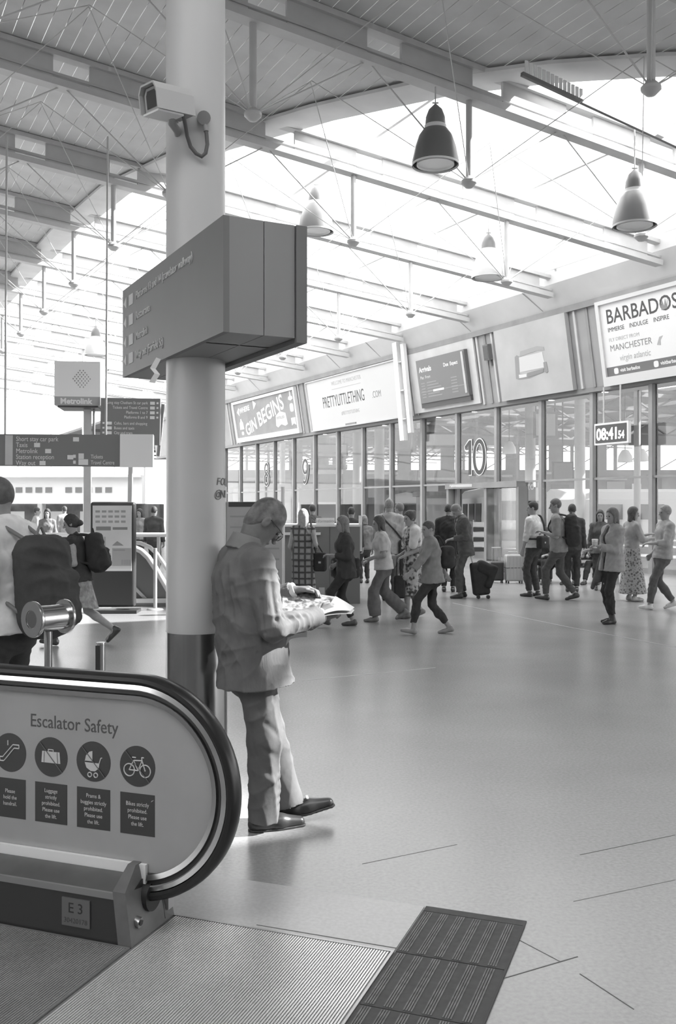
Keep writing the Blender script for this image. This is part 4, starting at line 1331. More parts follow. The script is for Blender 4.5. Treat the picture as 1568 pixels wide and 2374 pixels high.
for k, s in enumerate(('Long stay Chatham St car park', 'Tickets and Travel Centre', 'Platforms 1 to 7', 'Platforms 8 and 9')):
    text(r, s, .088, (w - .27, h - .13 - k * .105, .005), wlet, 'RIGHT', sx=.82)
    MB().box(w - .22, w - .12, h - .135 - k * .105, h - .07 - k * .105, 0, .006).box(w - .08, w - .04, h - .12 - k * .105, h - .08 - k * .105, 0, .006).build('pictogram', wlet, r)
for k, s in enumerate(('Cafes, bars and shopping', 'Buses and taxis', 'City and tram')):
    text(r, s, .088, (.30, h - .58 - k * .105, .005), wlet, sx=.82)
    MB().box(.14, .25, h - .585 - k * .105, h - .52 - k * .105, 0, .006).box(.05, .09, h - .57 - k * .105, h - .53 - k * .105, 0, .006).build('pictogram', wlet, r)
MB().bar((w + .03, h - .1, -.2), (w - .06, h - 1.25, -.2), .07, .07).build('support', mid, r)
MB().bar((w * .5, .3, -.12), (w * .5, -3.05, -.12), .09, .09).build('post', steel_g, r)
r = thing('cube_sign', 'pale cube sign with a diamond dot emblem reading Metrolink', 'sign', at(184, 945, 21.5), .12)
MB().box(-.46, .52, -.49, .49, .19, .96).build('cube', M('cube_pale', .78, .5), r)
MB().box(-.46, .52, -.49, .49, 0, .19).build('name_band', M('cube_band', .36, .5), r)
MB().box(-.40, .46, -.43, .43, -.04, 0).build('underside', dark, r)
text(r, 'Metrolink', .17, (.0, -.494, .035), wlet, 'CENTER', rot=rot_f, bold=.006)
mb = MB()
for i in range(6):
    for j in range(6):
        if 1 <= i + j <= 9:
            cx_, cz_ = .12 + (i - j) * .036, .58 + (i + j - 5) * .045
            mb.prism([(cx_ - .016 * (1 if j > 2 else .6), cz_), (cx_, cz_ - .02), (cx_ + .016, cz_), (cx_, cz_ + .02)], -.494, -.49, 'xz')
mb.build('diamond_emblem', inkmid, r)
MB().box(.10, .26, -.05, .05, -3.9, -.04).build('post', light, r)
MB().box(.30, .34, -.05, .05, -.9, -.04).build('stay', mid, r)

# ---------------- advertising totem
x0, y0, _ = at(212, 0, 15.2)
r = thing('advert_totem', 'black freestanding advertising totem with a pale city poster', 'totem', (at(263, 0, 15.2)[0], 15.2, 0), .03)
s = SDF(.004).box((0, 0, .92), (.352, .09, .83), .05)
s.build('cabinet', .016, M('totem_black', .05, .35), r)
MB().box(-.37, .40, -.2, .2, 0, .05).build('base_plate', black, r)
MB().box(-.305, .305, -.098, -.088, .66, 1.69).build('poster', ramp_mat('city_poster', 'noise', [(.3, .60), (.7, .78)], 1.2), r)
for k, (z, xs, w2) in enumerate(((1.58, -.26, .5), (1.50, -.26, .5), (1.42, -.26, .46))):
    for j in range(5):
        MB().box(xs + j * .1, xs + j * .1 + .07, -.1005, -.098, z, z + .035).build('headline', M('totem_print', .36, .6), r)
MB().box(-.25, -.02, -.1005, -.098, 1.30, 1.36).box(.01, .24, -.1005, -.098, 1.31, 1.35).build('headline', M('totem_print2', .24, .6), r)
tg = M('totem_art', .30, .6)
MB().prism([(-.25, 1.0), (-.22, 1.26), (-.19, 1.0)], -.1005, -.098, 'xz').prism([(-.26, .85), (-.26, 1.0), (-.18, 1.0), (-.18, .85)], -.1005, -.098, 'xz').build('spire_art', tg, r)
MB().box(-.13, -.10, -.1005, -.098, .8, 1.2).box(-.09, -.02, -.1005, -.098, .8, .94).box(.0, .30, -.1005, -.098, .74, 1.02).build('building_art', M('totem_art2', .40, .6), r)
MB().prism([(.0, 1.06), (.08, 1.13), (.18, 1.06)], -.1015, -.098, 'xz').box(.02, .2, -.1015, -.1005, .98, 1.0).build('roof_art', tg, r)
for k in range(5):
    MB().box(.15 + k * .03, .165 + k * .03, -.1015, -.1, .76, .84).build('arch_art', tg, r)
MB().box(-.30, .30, -.1005, -.098, .665, .70).build('footer_art', white, r)

# ---------------- railing and the other escalator
r = thing('guard_rail', 'white-topped glass guard rail behind the totem', 'railing', (-5.2, 19.8, 0))
MB().tube([(-2.2, 0, 1.1), (2.6, 0, 1.1)], .045, 12).build('top_rail', white, r, True)
for x in (-2.1, -.9, .3, 1.5, 2.55):
    MB().box(x - .03, x + .03, -.03, .03, 0, 1.08).build('post', steel_g, r)
for x in (-2.1, -.9, .3, 1.5):
    MB().box(x + .05, x + 1.1, -.006, .006, .12, 1.0).build('pane', glass('rail_glass', .80), r)
r = thing('far_escalator', 'white-edged escalator balustrade sloping down behind the totem', 'escalator', (at(330, 0, 16.2)[0], 16.2, 0))
def arcp(off):
    return [(-.45, 0, 1.02 + off), (-.18, 0, 1.00 + off), (-.02, 0, .93 + off), (.10, 0, .82 + off), (.22, 0, .64 + off), (.55, 0, .08 + off)]
MB().tube(arcp(0), .05, 10).build('handrail', white, r, True)
MB().tube([(x + .10, .25, z + .05) for x, y, z in arcp(0)], .035, 10).build('rear_handrail', light, r, True)
MB().prism([(-.45, .12), (-.45, .97), (-.18, .95), (-.02, .88), (.10, .77), (.22, .59), (.50, .12)], .0, .03, 'xz').build('panel', M('far_panel', .20, .4), r)
MB().bar((-.42, -.02, .62), (.08, -.02, .10), .03, .05).build('step_edge', light, r)
MB().box(-.5, .6, -.10, .35, .06, .13).build('skirting', white, r)
MB().box(-.5, .55, -.08, .3, 0, .06).build('plinth', mid, r)
MB().box(.42, .70, -.12, .36, -.0, .13).build('end_block', light, r)
r = thing('queue_post', 'slim grey post in front of the far escalator', 'post', (at(360, 0, 15.6)[0], 15.6, 0))
MB().tube([(0, 0, 0), (0, 0, 1.0)], .03, 12).build('post', steel_g, r, True)
MB().lathe([(0, .03), (.12, .02), (.14, 0)], 16).build('foot', steel_g, r, True)

# ---------------- information desk and map board behind the man
r = thing('information_desk', 'grey information desk with a white top behind the newspaper', 'desk', (0, 16.6, 0))
MB().box(-1.7, .38, 0, 1.1, 0, 1.33).build('body', M('desk_grey', .205, .5, noise=(1.5, .01)), r)
MB().box(-.145, -.139, -.004, 0, 0, 1.33).build('panel_joint', dark, r)
MB().box(-1.72, .40, -.03, 1.12, 1.33, 1.37).build('counter_top', white, r)
MB().box(-1.4, -.30, -.18, 0, 1.19, 1.23).build('shelf', white, r)
MB().box(-.38, -.06, .1, .13, 1.37, 1.48).build('desk_sign', white, r)
text(r, 'Information', .075, (-.22, .097, 1.40), inklight, 'CENTER', rot=rot_f)
MB().box(.36, .42, .1, .16, .9, 1.52).build('screen_post', white, r)
MB().box(-.33, -.23, -.004, 0, .14, .28).build('floor_box', light, r)
r = thing('map_board', 'framed notice board with a dark top bar behind the leaning man', 'board', (at(585, 0, 13.5)[0], 13.5, 0))
MB().box(-.36, .42, 0, .05, .45, 1.74).build('sheet', M('notice_sheet', .44, .6, noise=(3, .03)), r)
MB().box(-.33, .42, -.008, 0, 1.67, 1.735).build('top_bar', M('notice_bar', .06, .5), r)
for k in range(6):
    MB().box(-.31, .38, -.005, 0, 1.52 - k * .15, 1.545 - k * .15).build('notice_row', M('notice_ink', .34, .6), r)
for x in (-.39, .43):
    MB().tube([(x, .025, 0), (x, .025, 1.95)], .028, 12).build('post', steel_w, r, True)

# ---------------- luggage and bench
def suitcase(label, X, Y, w, d, h, m, rz=0.0, handle=.35, ribs=True):
    r = thing('suitcase', label, 'suitcase', (X, Y, 0), rz)
    SDF(.004).box((0, 0, h / 2 + .05), (w / 2, d / 2, h / 2), .035).build('shell', .014, m, r)
    MB().box(-w / 2 - .004, w / 2 + .004, -d / 2 - .004, d / 2 + .004, h * .58, h * .60).build('zip', dark if m != dark else mid, r)
    if ribs:
        for k in range(4):
            x = -w / 2 + w * (k + 1) / 5
            MB().box(x - .008, x + .008, -d / 2 - .006, -d / 2, .1, h).build('rib', m, r)
    for sx in (-1, 1):
        for sy in (-1, 1):
            MB().tube([(sx * (w / 2 - .04) - .012, sy * (d / 2 - .04), .03), (sx * (w / 2 - .04) + .012, sy * (d / 2 - .04), .03)], .03, 10).build('wheel', black, r, True)
    if handle:
        hd = MB().tube([(-.09, d / 2 - .04, h), (-.09, d / 2 - .04, h + handle)], .008, 6).tube([(.09, d / 2 - .04, h), (.09, d / 2 - .04, h + handle)], .008, 6).tube([(-.1, d / 2 - .04, h + handle), (.1, d / 2 - .04, h + handle)], .014, 8)
        hd.build('pull_handle', steel_g, r, True)
    return r
x, y = fpt(1192, 1352)
suitcase('large silver hard-shell suitcase standing behind the man in white', x, y, .38, .26, .58, M('silver_case', .40, .35), .1, .1)
x, y = fpt(1152, 1351)
suitcase('small black suitcase standing left of the silver suitcase', x, y, .30, .22, .42, M('black_case', .06, .5), .0, .35)
x, y = fpt(1262, 1348)
suitcase('black suitcase by the seats behind the walking man', x, y, .34, .24, .50, M('black_case', .06), .05, .2)
be = thing('bench', 'dark metal waiting bench beside the glazed front', 'bench', fpt(1352, 1352) + (0,), -.03)
for k in range(4):
    MB().box(-.95 + k * .48, -.53 + k * .48, -.22, .22, .40, .44).build('seat', M('bench_dark', .08, .5), be)
    MB().box(-.95 + k * .48, -.53 + k * .48, .22, .26, .50, .85).build('backrest', M('bench_dark', .08), be)
MB().box(-.98, .95, -.03, .03, .34, .39).build('beam', mid, be)
for x in (-.8, .75):
    MB().box(x - .03, x + .03, -.25, .25, 0, .04).box(x - .03, x + .03, -.03, .03, 0, .36).build('leg', steel_g, be)

# ================================================================ people
def two_bone(A, T, l1, l2, hint):
    A, T = np.array(A, float), np.array(T, float)
    d = T - A
    n = np.linalg.norm(d)
    L = min(n, l1 + l2 - 1e-3)
    u = d / n
    a = (l1 * l1 - l2 * l2 + L * L) / (2 * L)
    hgt = math.sqrt(max(l1 * l1 - a * a, 0))
    p = np.array(hint, float)
    p = p - u * np.dot(p, u)
    return A + u * a + unit(p) * hgt, A + u * L

def rotm(yaw, tilt, roll=0.0):
    """columns right, forward, up; yaw to the left positive, tilt nods forward/down"""
    cy, sy = math.cos(yaw), math.sin(yaw)
    ct, st = math.cos(tilt), math.sin(tilt)
    Ry = np.array([[cy, -sy, 0], [sy, cy, 0], [0, 0, 1.0]])
    Rx = np.array([[1, 0, 0], [0, ct, st], [0, -st, ct]])
    cr, sr = math.cos(roll), math.sin(roll)
    Rr = np.array([[cr, 0, sr], [0, 1, 0], [-sr, 0, cr]])
    return Ry @ Rx @ Rr

def head_prims(s, c, R, q, k=.02, fine=True):
    g = lambda x, y, z: c + R @ (np.array((x, y, z)) * q)
    s.ell(g(0, -.005, .025), np.array((.073, .092, .095)) * q, R)
    s.ell(g(0, .018, -.045), np.array((.056, .066, .070)) * q, R, k=.03)
    s.cone(g(0, .045, -.088), g(0, .062, -.095), .026 * q, .022 * q, k=.02)          # chin
    s.cone(g(0, .088, .006), g(0, .108, -.030), .010 * q, .015 * q, k=.012)          # nose
    s.cone(g(-.035, .080, .022), g(.035, .080, .022), .013 * q, k=.015)              # brow
    s.cone(g(-.018, .086, -.062), g(.018, .086, -.062), .008 * q, k=.01)             # lips
    for sx in (-1, 1):
        s.ell(g(sx * .078, -.014, -.008), np.array((.009, .021, .032)) * q, R, k=.006)   # ear
        s.ell(g(sx * .090, -.010, -.004), np.array((.010, .011, .018)) * q, R, k=.004, sub=True)
        s.ell(g(sx * .031, .094, .004), np.array((.016, .012, .009)) * q, R, k=.01, sub=True)

def hand_prims(s, w, d, nrm, q=1.0, side=1, curl=.9, rad=.0095, thumb=1):
    """w wrist, d direction, nrm back of the hand normal"""
    d = unit(d); nrm = unit(np.array(nrm) - d * np.dot(nrm, d))
    a = np.cross(d, nrm) * side
    for i, f in enumerate((-1.5, -.5, .5, 1.5)):
        kn = w + d * (.088 - .006 * abs(f - .5)) * q + a * f * .0195 * q
        s.cone(w + a * f * .010 * q, kn, .017 * q, .0125 * q, k=.012)
        L = (.036, .044, .041, .033)[i]
        d1 = unit(d * math.cos(curl * .6) - nrm * math.sin(curl * .6))
        d2 = unit(d * math.cos(curl * 1.5) - nrm * math.sin(curl * 1.5))
        p1 = kn + d1 * L * q
        s.cone(kn, p1, rad * 1.08 * q, rad * q, k=.004)
        s.cone(p1, p1 + d2 * L * .85 * q, rad * q, rad * .82 * q, k=.003)
    if thumb:
        t0 = w + d * .025 * q - a * .018 * q
        t1 = t0 + unit(d * .75 - a * .65 - nrm * .25) * .045 * q
        s.cone(t0, t1, .014 * q, .0115 * q, k=.008)
        s.cone(t1, t1 + unit(d * .95 - a * .1 - nrm * .35) * .036 * q, .0105 * q, .009 * q, k=.004)

def person(label, X, Y, heading, h=1.70, lean=0, hip=(0, 0, 0), feet=None, hands=None, head=(0, .1), fem=False, top=None, bottom=None, shoes=.06, hair=None, sk=.33, res=.013, group=None, curl=.9, elbow=None, sit=False):
    q = h / 1.75
    rz = math.atan2(-heading[0], heading[1])
    root = thing('person', label, 'person', (X, Y, 0), rz, group)
    P = np.array((0, 0, .925)) * q + np.array(hip, float)
    L = math.radians(lean)
    sp = np.array((0, math.sin(L), math.cos(L)))
    fw = np.array((0, math.cos(L), -math.sin(L)))
    SW = (.165 if fem else .188) * q
    Wst = P + sp * .17 * q
    Ch = P + sp * .37 * q + fw * .0
    Sh = P + sp * .505 * q
    Nk = P + sp * .56 * q - fw * .01 * q
    hR = rotm(head[0], head[1] + L * .3)
    Hc = Nk + (sp * .06 + hR[:, 2] * .095 + hR[:, 1] * .022) * q
    feet = feet or {}
    J = {'P': P, 'Ch': Ch, 'Sh': Sh, 'Nk': Nk, 'Hc': Hc, 'hR': hR, 'q': q, 'sp': sp, 'fw': fw, 'SW': SW}
    legs = []
    for sx, nm in ((-1, 'l'), (1, 'r')):
        hipj = P + np.array((sx * .085 * q, 0, -.01))
        f = feet.get(nm, ((sx * .09, 0, .085), (0, 1, 0)))
        an = np.array(f[0], float) * q
        kn, an = two_bone(hipj, an, .425 * q, .425 * q, f[2] if len(f) > 2 else (sx * .08, 1, .12))
        legs.append((hipj, kn, an, unit(f[1]), nm))
    arms = []
    hands = hands or {}
    for sx, nm in ((-1, 'l'), (1, 'r')):
        sj = Sh + np.array((sx * SW, 0, 0)) - sp * .025 * q
        t = hands.get(nm, (sx * .25, .04, .80))
        wr = np.array(t[:3], float) * q
        hint = (elbow or {}).get(nm, (sx * .30, -.8, -.8))
        el, wr = two_bone(sj, wr, .285 * q, .255 * q, hint)
        arms.append((sj, el, wr, nm, sx))
        J['w' + nm] = wr; J['e' + nm] = el; J['s' + nm] = sj
    hw, wa, ch = ((.165, .120), (.128, .098), (.148, .115)) if fem else ((.158, .118), (.145, .108), (.168, .120))
    def torso(s, m, lo=0):
        q_ = q
        s.econe(P - sp * .05 * q, Wst, ((hw[0]) * q + m, hw[1] * q + m), (wa[0] * q + m, wa[1] * q + m), k=.05)
        s.econe(Wst, Ch, (wa[0] * q + m, wa[1] * q + m), (ch[0] * q + m, ch[1] * q + m), k=.05)
        s.econe(Ch, Sh + sp * .0, (ch[0] * q + m, ch[1] * q + m), (ch[0] * .92 * q + m * .8, .075 * q + m), k=.05)
        s.cone(Sh - np.array((SW * .96, 0, 0)) - sp * .02 * q, Sh + np.array((SW * .96, 0, 0)) - sp * .02 * q, .052 * q + m, k=.05)
        if fem:
            for sx in (-1, 1):
                s.ell(Ch + np.array((sx * .062 * q, 0, 0)) + fw * .085 * q, np.array((.058, .05, .058)) * q + m, k=.04)
    # body
    s = SDF(.03)
    torso(s, 0)
    s.cone(Sh, Hc - hR[:, 2] * .06 * q, .058 * q, .050 * q, k=.03)
    head_prims(s, Hc, hR, q)
    for hipj, kn, an, fd, nm in legs:
        s.cone(hipj, kn, .082 * q, .055 * q, k=.03)
        s.cone(kn, kn + (an - kn) * .35, .054 * q, .056 * q, k=.02)
        s.cone(kn + (an - kn) * .3, an, .056 * q, .035 * q, k=.02)
        s.cone(an - np.array((0, 0, .03)) * q - fd * .03 * q, an + fd * .12 * q - np.array((0, 0, .05)) * q, .036 * q, .028 * q, k=.02)
    for sj, el, wr, nm, sx in arms:
        s.cone(sj, el, .047 * q, .039 * q, k=.03)
        s.cone(el, wr, .039 * q, .026 * q, k=.02)
        hd = unit(wr - el)
        out = np.array((sx, 0, 0)) if abs(hd[0]) < .8 else np.array((0, 1.0, 0))
        hn = hands.get(nm + 'n', out if hd[2] < -.5 else (0, 0, 1))
        hand_prims(s, wr, hands.get(nm + 'd', hd), hn, q, side=1 if sx > 0 else -1, curl=curl, rad=max(.0095, res * .85))
    s.build('body', res, skin(sk), root)
    eye = M('eye_dark', .05, .2)
    for sx in (-1, 1):
        p = Hc + hR @ (np.array((sx * .031, .083, .004)) * q)
        MB().lathe([(0, -.009), (.007, -.006), (.009, 0), (.007, .006), (0, .009)], 8, p).build('eye', eye, root, True)
    # bottoms
    bt = bottom or {}
    kind = bt.get('kind', 'trousers')
    bm = bt.get('mat') or cloth(bt.get('v', .06))
    if kind in ('trousers', 'shorts'):
        s = SDF(.035)
        s.econe(P - sp * .06 * q, P + sp * .10 * q, (hw[0] * q + .014, hw[1] * q + .014), (wa[0] * q + .022, wa[1] * q + .020), flat=2)
        end = bt.get('end', .94)
        wide = bt.get('wide', 0.0)
        for hipj, kn, an, fd, nm in legs:
            s.cone(hipj, kn, .095 * q, .066 * q + wide * .4, k=.04)
            if kind == 'trousers':
                e = kn + (an - kn) * end
                md = kn + (an - kn) * .42
                s.cone(kn, md, .070 * q + wide * .4, .070 * q + wide * .7, k=.03)
                s.cone(md, e, .070 * q + wide * .7, .055 * q + wide, flat=2, k=.03)
                s.fold(kn + (0, .06, .0), kn + (0, -.06, -.02), .012, .006)
                s.fold(kn + (0, .06, -.06), kn + (0, -.06, -.03), .012, .006)
        if kind == 'shorts':
            s.cut(P + np.array((0, 0, -.01)) + np.array((0, 0, -bt.get('len', .38))) * q, (0, 0, -1))
        s.wr = (.0035, 34, int(h * 1000) % 97)
        s.build('trousers' if kind == 'trousers' else 'shorts', res, bm, root)
    elif kind in ('skirt', 'dress'):
        s = SDF(.04)
        ln = bt.get('len', .48) * q
        fl_ = bt.get('flare', .05)
        kc = np.mean([(l[0] + (l[1] - l[0]) * min(1, ln / (.42 * q)) if ln < .42 * q else l[1] + (l[2] - l[1]) * min(1, (ln - .42 * q) / (.42 * q))) for l in legs], 0)
        sprd = abs(legs[0][1][1] - legs[1][1][1]) * .45 + .0
        hem = np.array((kc[0], kc[1], P[2] - ln))
        s.econe(P, hem, (hw[0] * q + .010, hw[1] * q + .010), (hw[0] * q + fl_, hw[1] * q + fl_ + sprd), flat=2)
        s.econe(P, P + sp * .12 * q, (hw[0] * q + .010, hw[1] * q + .010), (wa[0] * q + .006, wa[1] * q + .006), k=.03)
        for kx in range(5):
            a = -1.2 + kx * .6
            for sg_ in (-1, 1):
                s.fold(P + np.array((math.sin(a) * .16, sg_ * math.cos(a) * .14, -.12)), hem + np.array((math.sin(a) * .2, sg_ * math.cos(a) * (.16 + sprd), 0)), .022, .012)
        s.build('skirt', res, bm, root)
    # top
    tp_ = top or {}
    tm = tp_.get('mat') or cloth(tp_.get('v', .3))
    m = tp_.get('m', .016)
    s = SDF(.035)
    torso(s, m)
    drop = tp_.get('drop', .06) * q
    if drop > 0:
        s.econe(P - sp * drop, P + sp * .06 * q, (hw[0] * q + m + .012 + tp_.get('flare', 0), hw[1] * q + m + .014 + tp_.get('flare', 0)), (hw[0] * q + m, hw[1] * q + m + .004), flat=1, k=.04)
    s.cone(Sh + sp * .01 * q, Sh + sp * .055 * q, .066 * q, .064 * q, k=.02)
    sl = tp_.get('sleeve', 1.0)
    for sj, el, wr, nm, sx in arms:
        if sl <= 0:
            continue
        if sl <= .5:
            e = sj + (el - sj) * sl * 2
            s.cone(sj, e, .058 * q + m * .5, .052 * q + m * .7, flat=2, k=.03)
        else:
            e = el + (wr - el) * min(.97, (sl - .5) * 2)
            s.cone(sj, el, .056 * q + m * .6, .048 * q + m * .6, k=.03)
            s.cone(el, e, .048 * q + m * .6, .036 * q + m * .6, flat=2, k=.02)
            out = unit(np.cross(el - sj, wr - el) + 1e-6)
            for t in (-.045, -.015, .02):
                c_ = el + unit(wr - el) * t * 1.3
                s.fold(c_ - out * .06, c_ + out * .06, .010, .005)
    cutz = -min(drop, .06 * q + drop)
    s.cut(P - sp * max(drop, .0), -sp)
    for tfold in range(4):
        zz = .03 + tfold * .07
        s.fold(P + np.array((-.16, -.10, zz)), P + np.array((.10, -.13, zz + .05)), .016, .006)
        s.fold(P + np.array((-.16, .10, zz)), P + np.array((.12, .12, zz + .03)), .016, .005)
    if tp_.get('open'):      # open jacket over a light shirt
        s.box(P + sp * .22 * q + fw * .2 * q, (.045 * q, .12, .34 * q), .02, np.stack([np.array((1, 0, 0.)), fw, sp], 1), k=.01, sub=True)
    s.wr = (.0035, 34, int(X * 1000) % 91)
    s.build(tp_.get('name', 'top'), res, tm, root)
    if tp_.get('open'):
        s = SDF(.03)
        torso(s, .006)
        s.cut(P + sp * .0, -sp)
        s.cone(Sh, Sh + sp * .07 * q, .064 * q, .062 * q, k=.02)
        s.build('shirt', res, cloth(tp_['open']), root)
    if tp_.get('collar'):
        s = SDF(.01)
        s.cone(Sh + sp * .02 * q, Sh + sp * .075 * q + fw * .005, .074 * q, .066 * q, flat=3)
        s.cone(Sh + sp * .0 * q, Sh + sp * .1 * q, .060 * q, .056 * q, sub=True, k=.005)
        s.build('collar', max(res * .6, .008), cloth(tp_['collar']), root)
    # shoes
    for hipj, kn, an, fd, nm in legs:
        s = SDF(.02)
        a0 = an - fd * .045 * q
        dn = np.array((0, 0, -1.0))
        nn = unit(dn - fd * np.dot(dn, fd)) if abs(fd[2]) < .95 else np.array((0, -1.0, 0))
        s.cone(an - fd * .03 * q + nn * .045 * q, an + fd * .09 * q + nn * .052 * q, .040 * q, .038 * q)
        s.cone(an + fd * .09 * q + nn * .052 * q, an + fd * .165 * q + nn * .058 * q, .038 * q, .026 * q)
        s.cone(an - fd * .01 * q, an + nn * .03 * q, .040 * q, .042 * q)
        s.cut(an + nn * .083 * q, nn)
        if bt.get('boots'):
            s.cone(an, an + unit(kn - an) * .08 * q, .045 * q, .050 * q, flat=2)
        else:
            s.cut(an + np.array((0, 0, .02)) * q, (0, 0, 1)) if abs(fd[2]) < .4 else None
        s.build('shoe', min(res, .011), M('shoe_%02d' % (shoes * 100), shoes, .4), root)
    # hair
    hs = hair or {'kind': 'short', 'v': .08}
    g = lambda x, y, z: Hc + hR @ (np.array((x, y, z)) * q)
    s = SDF(.02)
    tk = .007 if hs['kind'] == 'short' else .014
    s.ell(g(0, -.008, .030), (np.array((.073, .092, .095)) + tk) * q, hR)
    s.ell(g(0, .105, -.032), np.array((.125, .085, .098)) * q, hR, k=.015, sub=True)
    if hs['kind'] in ('short',):
        s.cut(g(0, -.02, -.062), hR @ np.array((0, -.45, -1)))
        for sx in (-1, 1):
            s.ell(g(sx * .08, .005, -.03), np.array((.025, .035, .04)) * q, hR, k=.01, sub=True)
    elif hs['kind'] in ('long', 'bob'):
        s.ell(g(0, .115, -.03), np.array((.090, .095, .108)) * q, hR, k=.015, sub=True)
        ln = hs.get('len', .26)
        for x, y in ((-.055, -.03), (.055, -.03), (0, -.062), (-.035, -.055), (.035, -.055)):
            s.cone(g(x, y, .0), g(x * 1.25, y - .012, -ln * (.85 + .3 * abs(x) * 5)), .036 * q, .020 * q, k=.02)
        for sx in (-1, 1):
            s.cone(g(sx * .066, .02, .02), g(sx * .078, .02, -.12), .022 * q, .016 * q, k=.02)
            s.fold(g(sx * .03, -.09, .08), g(sx * .045, -.10, -.2), .010, .006)
        s.fold(g(0, -.1, .08), g(.0, -.11, -.2), .010, .006)
    elif hs['kind'] == 'bun':
        s.cut(g(0, -.02, -.075), hR @ np.array((0, -.3, -1)))
        s.ell(g(0, -.085, .085), np.array((.045, .042, .042)) * q, hR)
    elif hs['kind'] == 'tied':
        s.cut(g(0, -.02, -.075), hR @ np.array((0, -.3, -1)))
        s.ell(g(0, -.118, -.012), np.array((.045, .038, .045)) * q, hR, k=.008)
    s.build('hair', min(res, .012), hairm(hs['v']), root)
    J['root'] = root; J['rz'] = rz; J['loc'] = np.array((X, Y, 0))
    return J

def toworld(J, p):
    c, s_ = math.cos(J['rz']), math.sin(J['rz'])
    p = np.array(p, float)
    return J['loc'] + np.array((c * p[0] - s_ * p[1], s_ * p[0] + c * p[1], p[2]))

def backpack(label, J, m, size=(.15, .09, .23), drop=.02, strap=None, res=.014):
    q = J['q']
    r = thing('backpack', label, 'bag', tuple(J['loc']), J['rz'])
    c = J['Ch'] - J['fw'] * (.13 * q + size[1]) - J['sp'] * drop * q
    R = np.stack([np.array((1, 0, 0.)), J['fw'], J['sp']], 1)
    s = SDF(.05).box(c, size, min(size) * .9, R)
    s.ell(c - J['sp'] * size[2] * .55 - J['fw'] * .03, (size[0] * 1.02, size[1] * 1.15, size[2] * .5), R)
    s.box(c - J['fw'] * size[1] - J['sp'] * .08, (size[0] * .8, .04, size[2] * .5), .035, R)
    s.fold(c - J['fw'] * size[1] + np.array((-.12, 0, .05)), c - J['fw'] * size[1] + np.array((.12, 0, .05)), .01, .008)
    s.wr = (.004, 26, 5)
    s.build('bag_body', res, m, r)
    sm_ = strap or m
    for sx in (-1, 1):
        p = [c + J['sp'] * size[2] * .8 + np.array((sx * .07, 0, 0)), J['Sh'] + np.array((sx * .11 * q, 0, 0)) + J['sp'] * .062 * q - J['fw'] * .02,
             J['Sh'] + np.array((sx * .125 * q, 0, 0)) + J['fw'] * .085 * q - J['sp'] * .03, J['Ch'] + np.array((sx * .14 * q, 0, 0)) + J['fw'] * .12 * q - J['sp'] * .08, c - J['sp'] * size[2] * .6 + np.array((sx * (size[0] - .03), 0, 0)) + J['fw'] * .02]
        mb = MB()
        cr = catmull(p, 6)
        mb.tube(cr, .013, 8)
        mb.build('strap', sm_, r, True)
    MB().tube(catmull([c + J['sp'] * size[2] + np.array((-.04, 0, -.01)), c + J['sp'] * (size[2] + .045), c + J['sp'] * size[2] + np.array((.04, 0, -.01))], 5), .009, 6).build('grab_handle', sm_, r, True)
    return r

def catmull(p, n=6):
    p = [np.array(x, float) for x in p]
    P = [2 * p[0] - p[1]] + p + [2 * p[-1] - p[-2]]
    out = []
    for i in range(1, len(P) - 2):
        for k in range(n):
            t = k / n
            a, b, c, d = P[i - 1], P[i], P[i + 1], P[i + 2]
            out.append(.5 * (2 * b + (c - a) * t + (2 * a - 5 * b + 4 * c - d) * t * t + (3 * b - a - 3 * c + d) * t ** 3))
    out.append(p[-1])
    return out

def handbag(label, J, c, size, m, straps, rot=0.0, res=.013, name='handbag', sr=.009):
    """c local centre; straps: list of point lists (local)"""
    r = thing(name, label, 'bag', tuple(J['loc']), J['rz'])
    cr, sr_ = math.cos(rot), math.sin(rot)
    R = np.array([[cr, -sr_, 0], [sr_, cr, 0], [0, 0, 1.0]])
    s = SDF(.03).box(c, size, min(size) * .7, R)
    s.fold(np.array(c) + (-.1, 0, size[2] * .3), np.array(c) + (.1, 0, size[2] * .5), .02, .012)
    s.build('bag_body', res, m, r)
    for p in straps:
        MB().tube(catmull(p, 6), sr, 8).build('strap', m, r, True)
    MB().box(c[0] - .02, c[0] + .02, c[1] - size[1] - .004, c[1] - size[1] + .004, c[2] - .02, c[2] + .01).build('clasp', steel_g, r)
    return r

plaid = ramp_mat('plaid_cloth', 'plaid', [(.0, .36), (.70, .30), (.88, .12), (1, .08)], 3.2)
floral = ramp_mat('floral_cloth', 'noise', [(.40, .07), (.47, .20), (.52, .40), (.62, .46)], 16)
floral2 = ramp_mat('small_floral_cloth', 'voronoi', [(.1, .08), (.35, .2), (.6, .42), (.8, .30)], 22)
tonal = ramp_mat('mottled_bag', 'voronoi', [(.1, .22), (.35, .07), (.8, .05)], 16)

def fx(px, py):
    return fpt(px, py)
WF = lambda z=.12: (0, .95, .25)
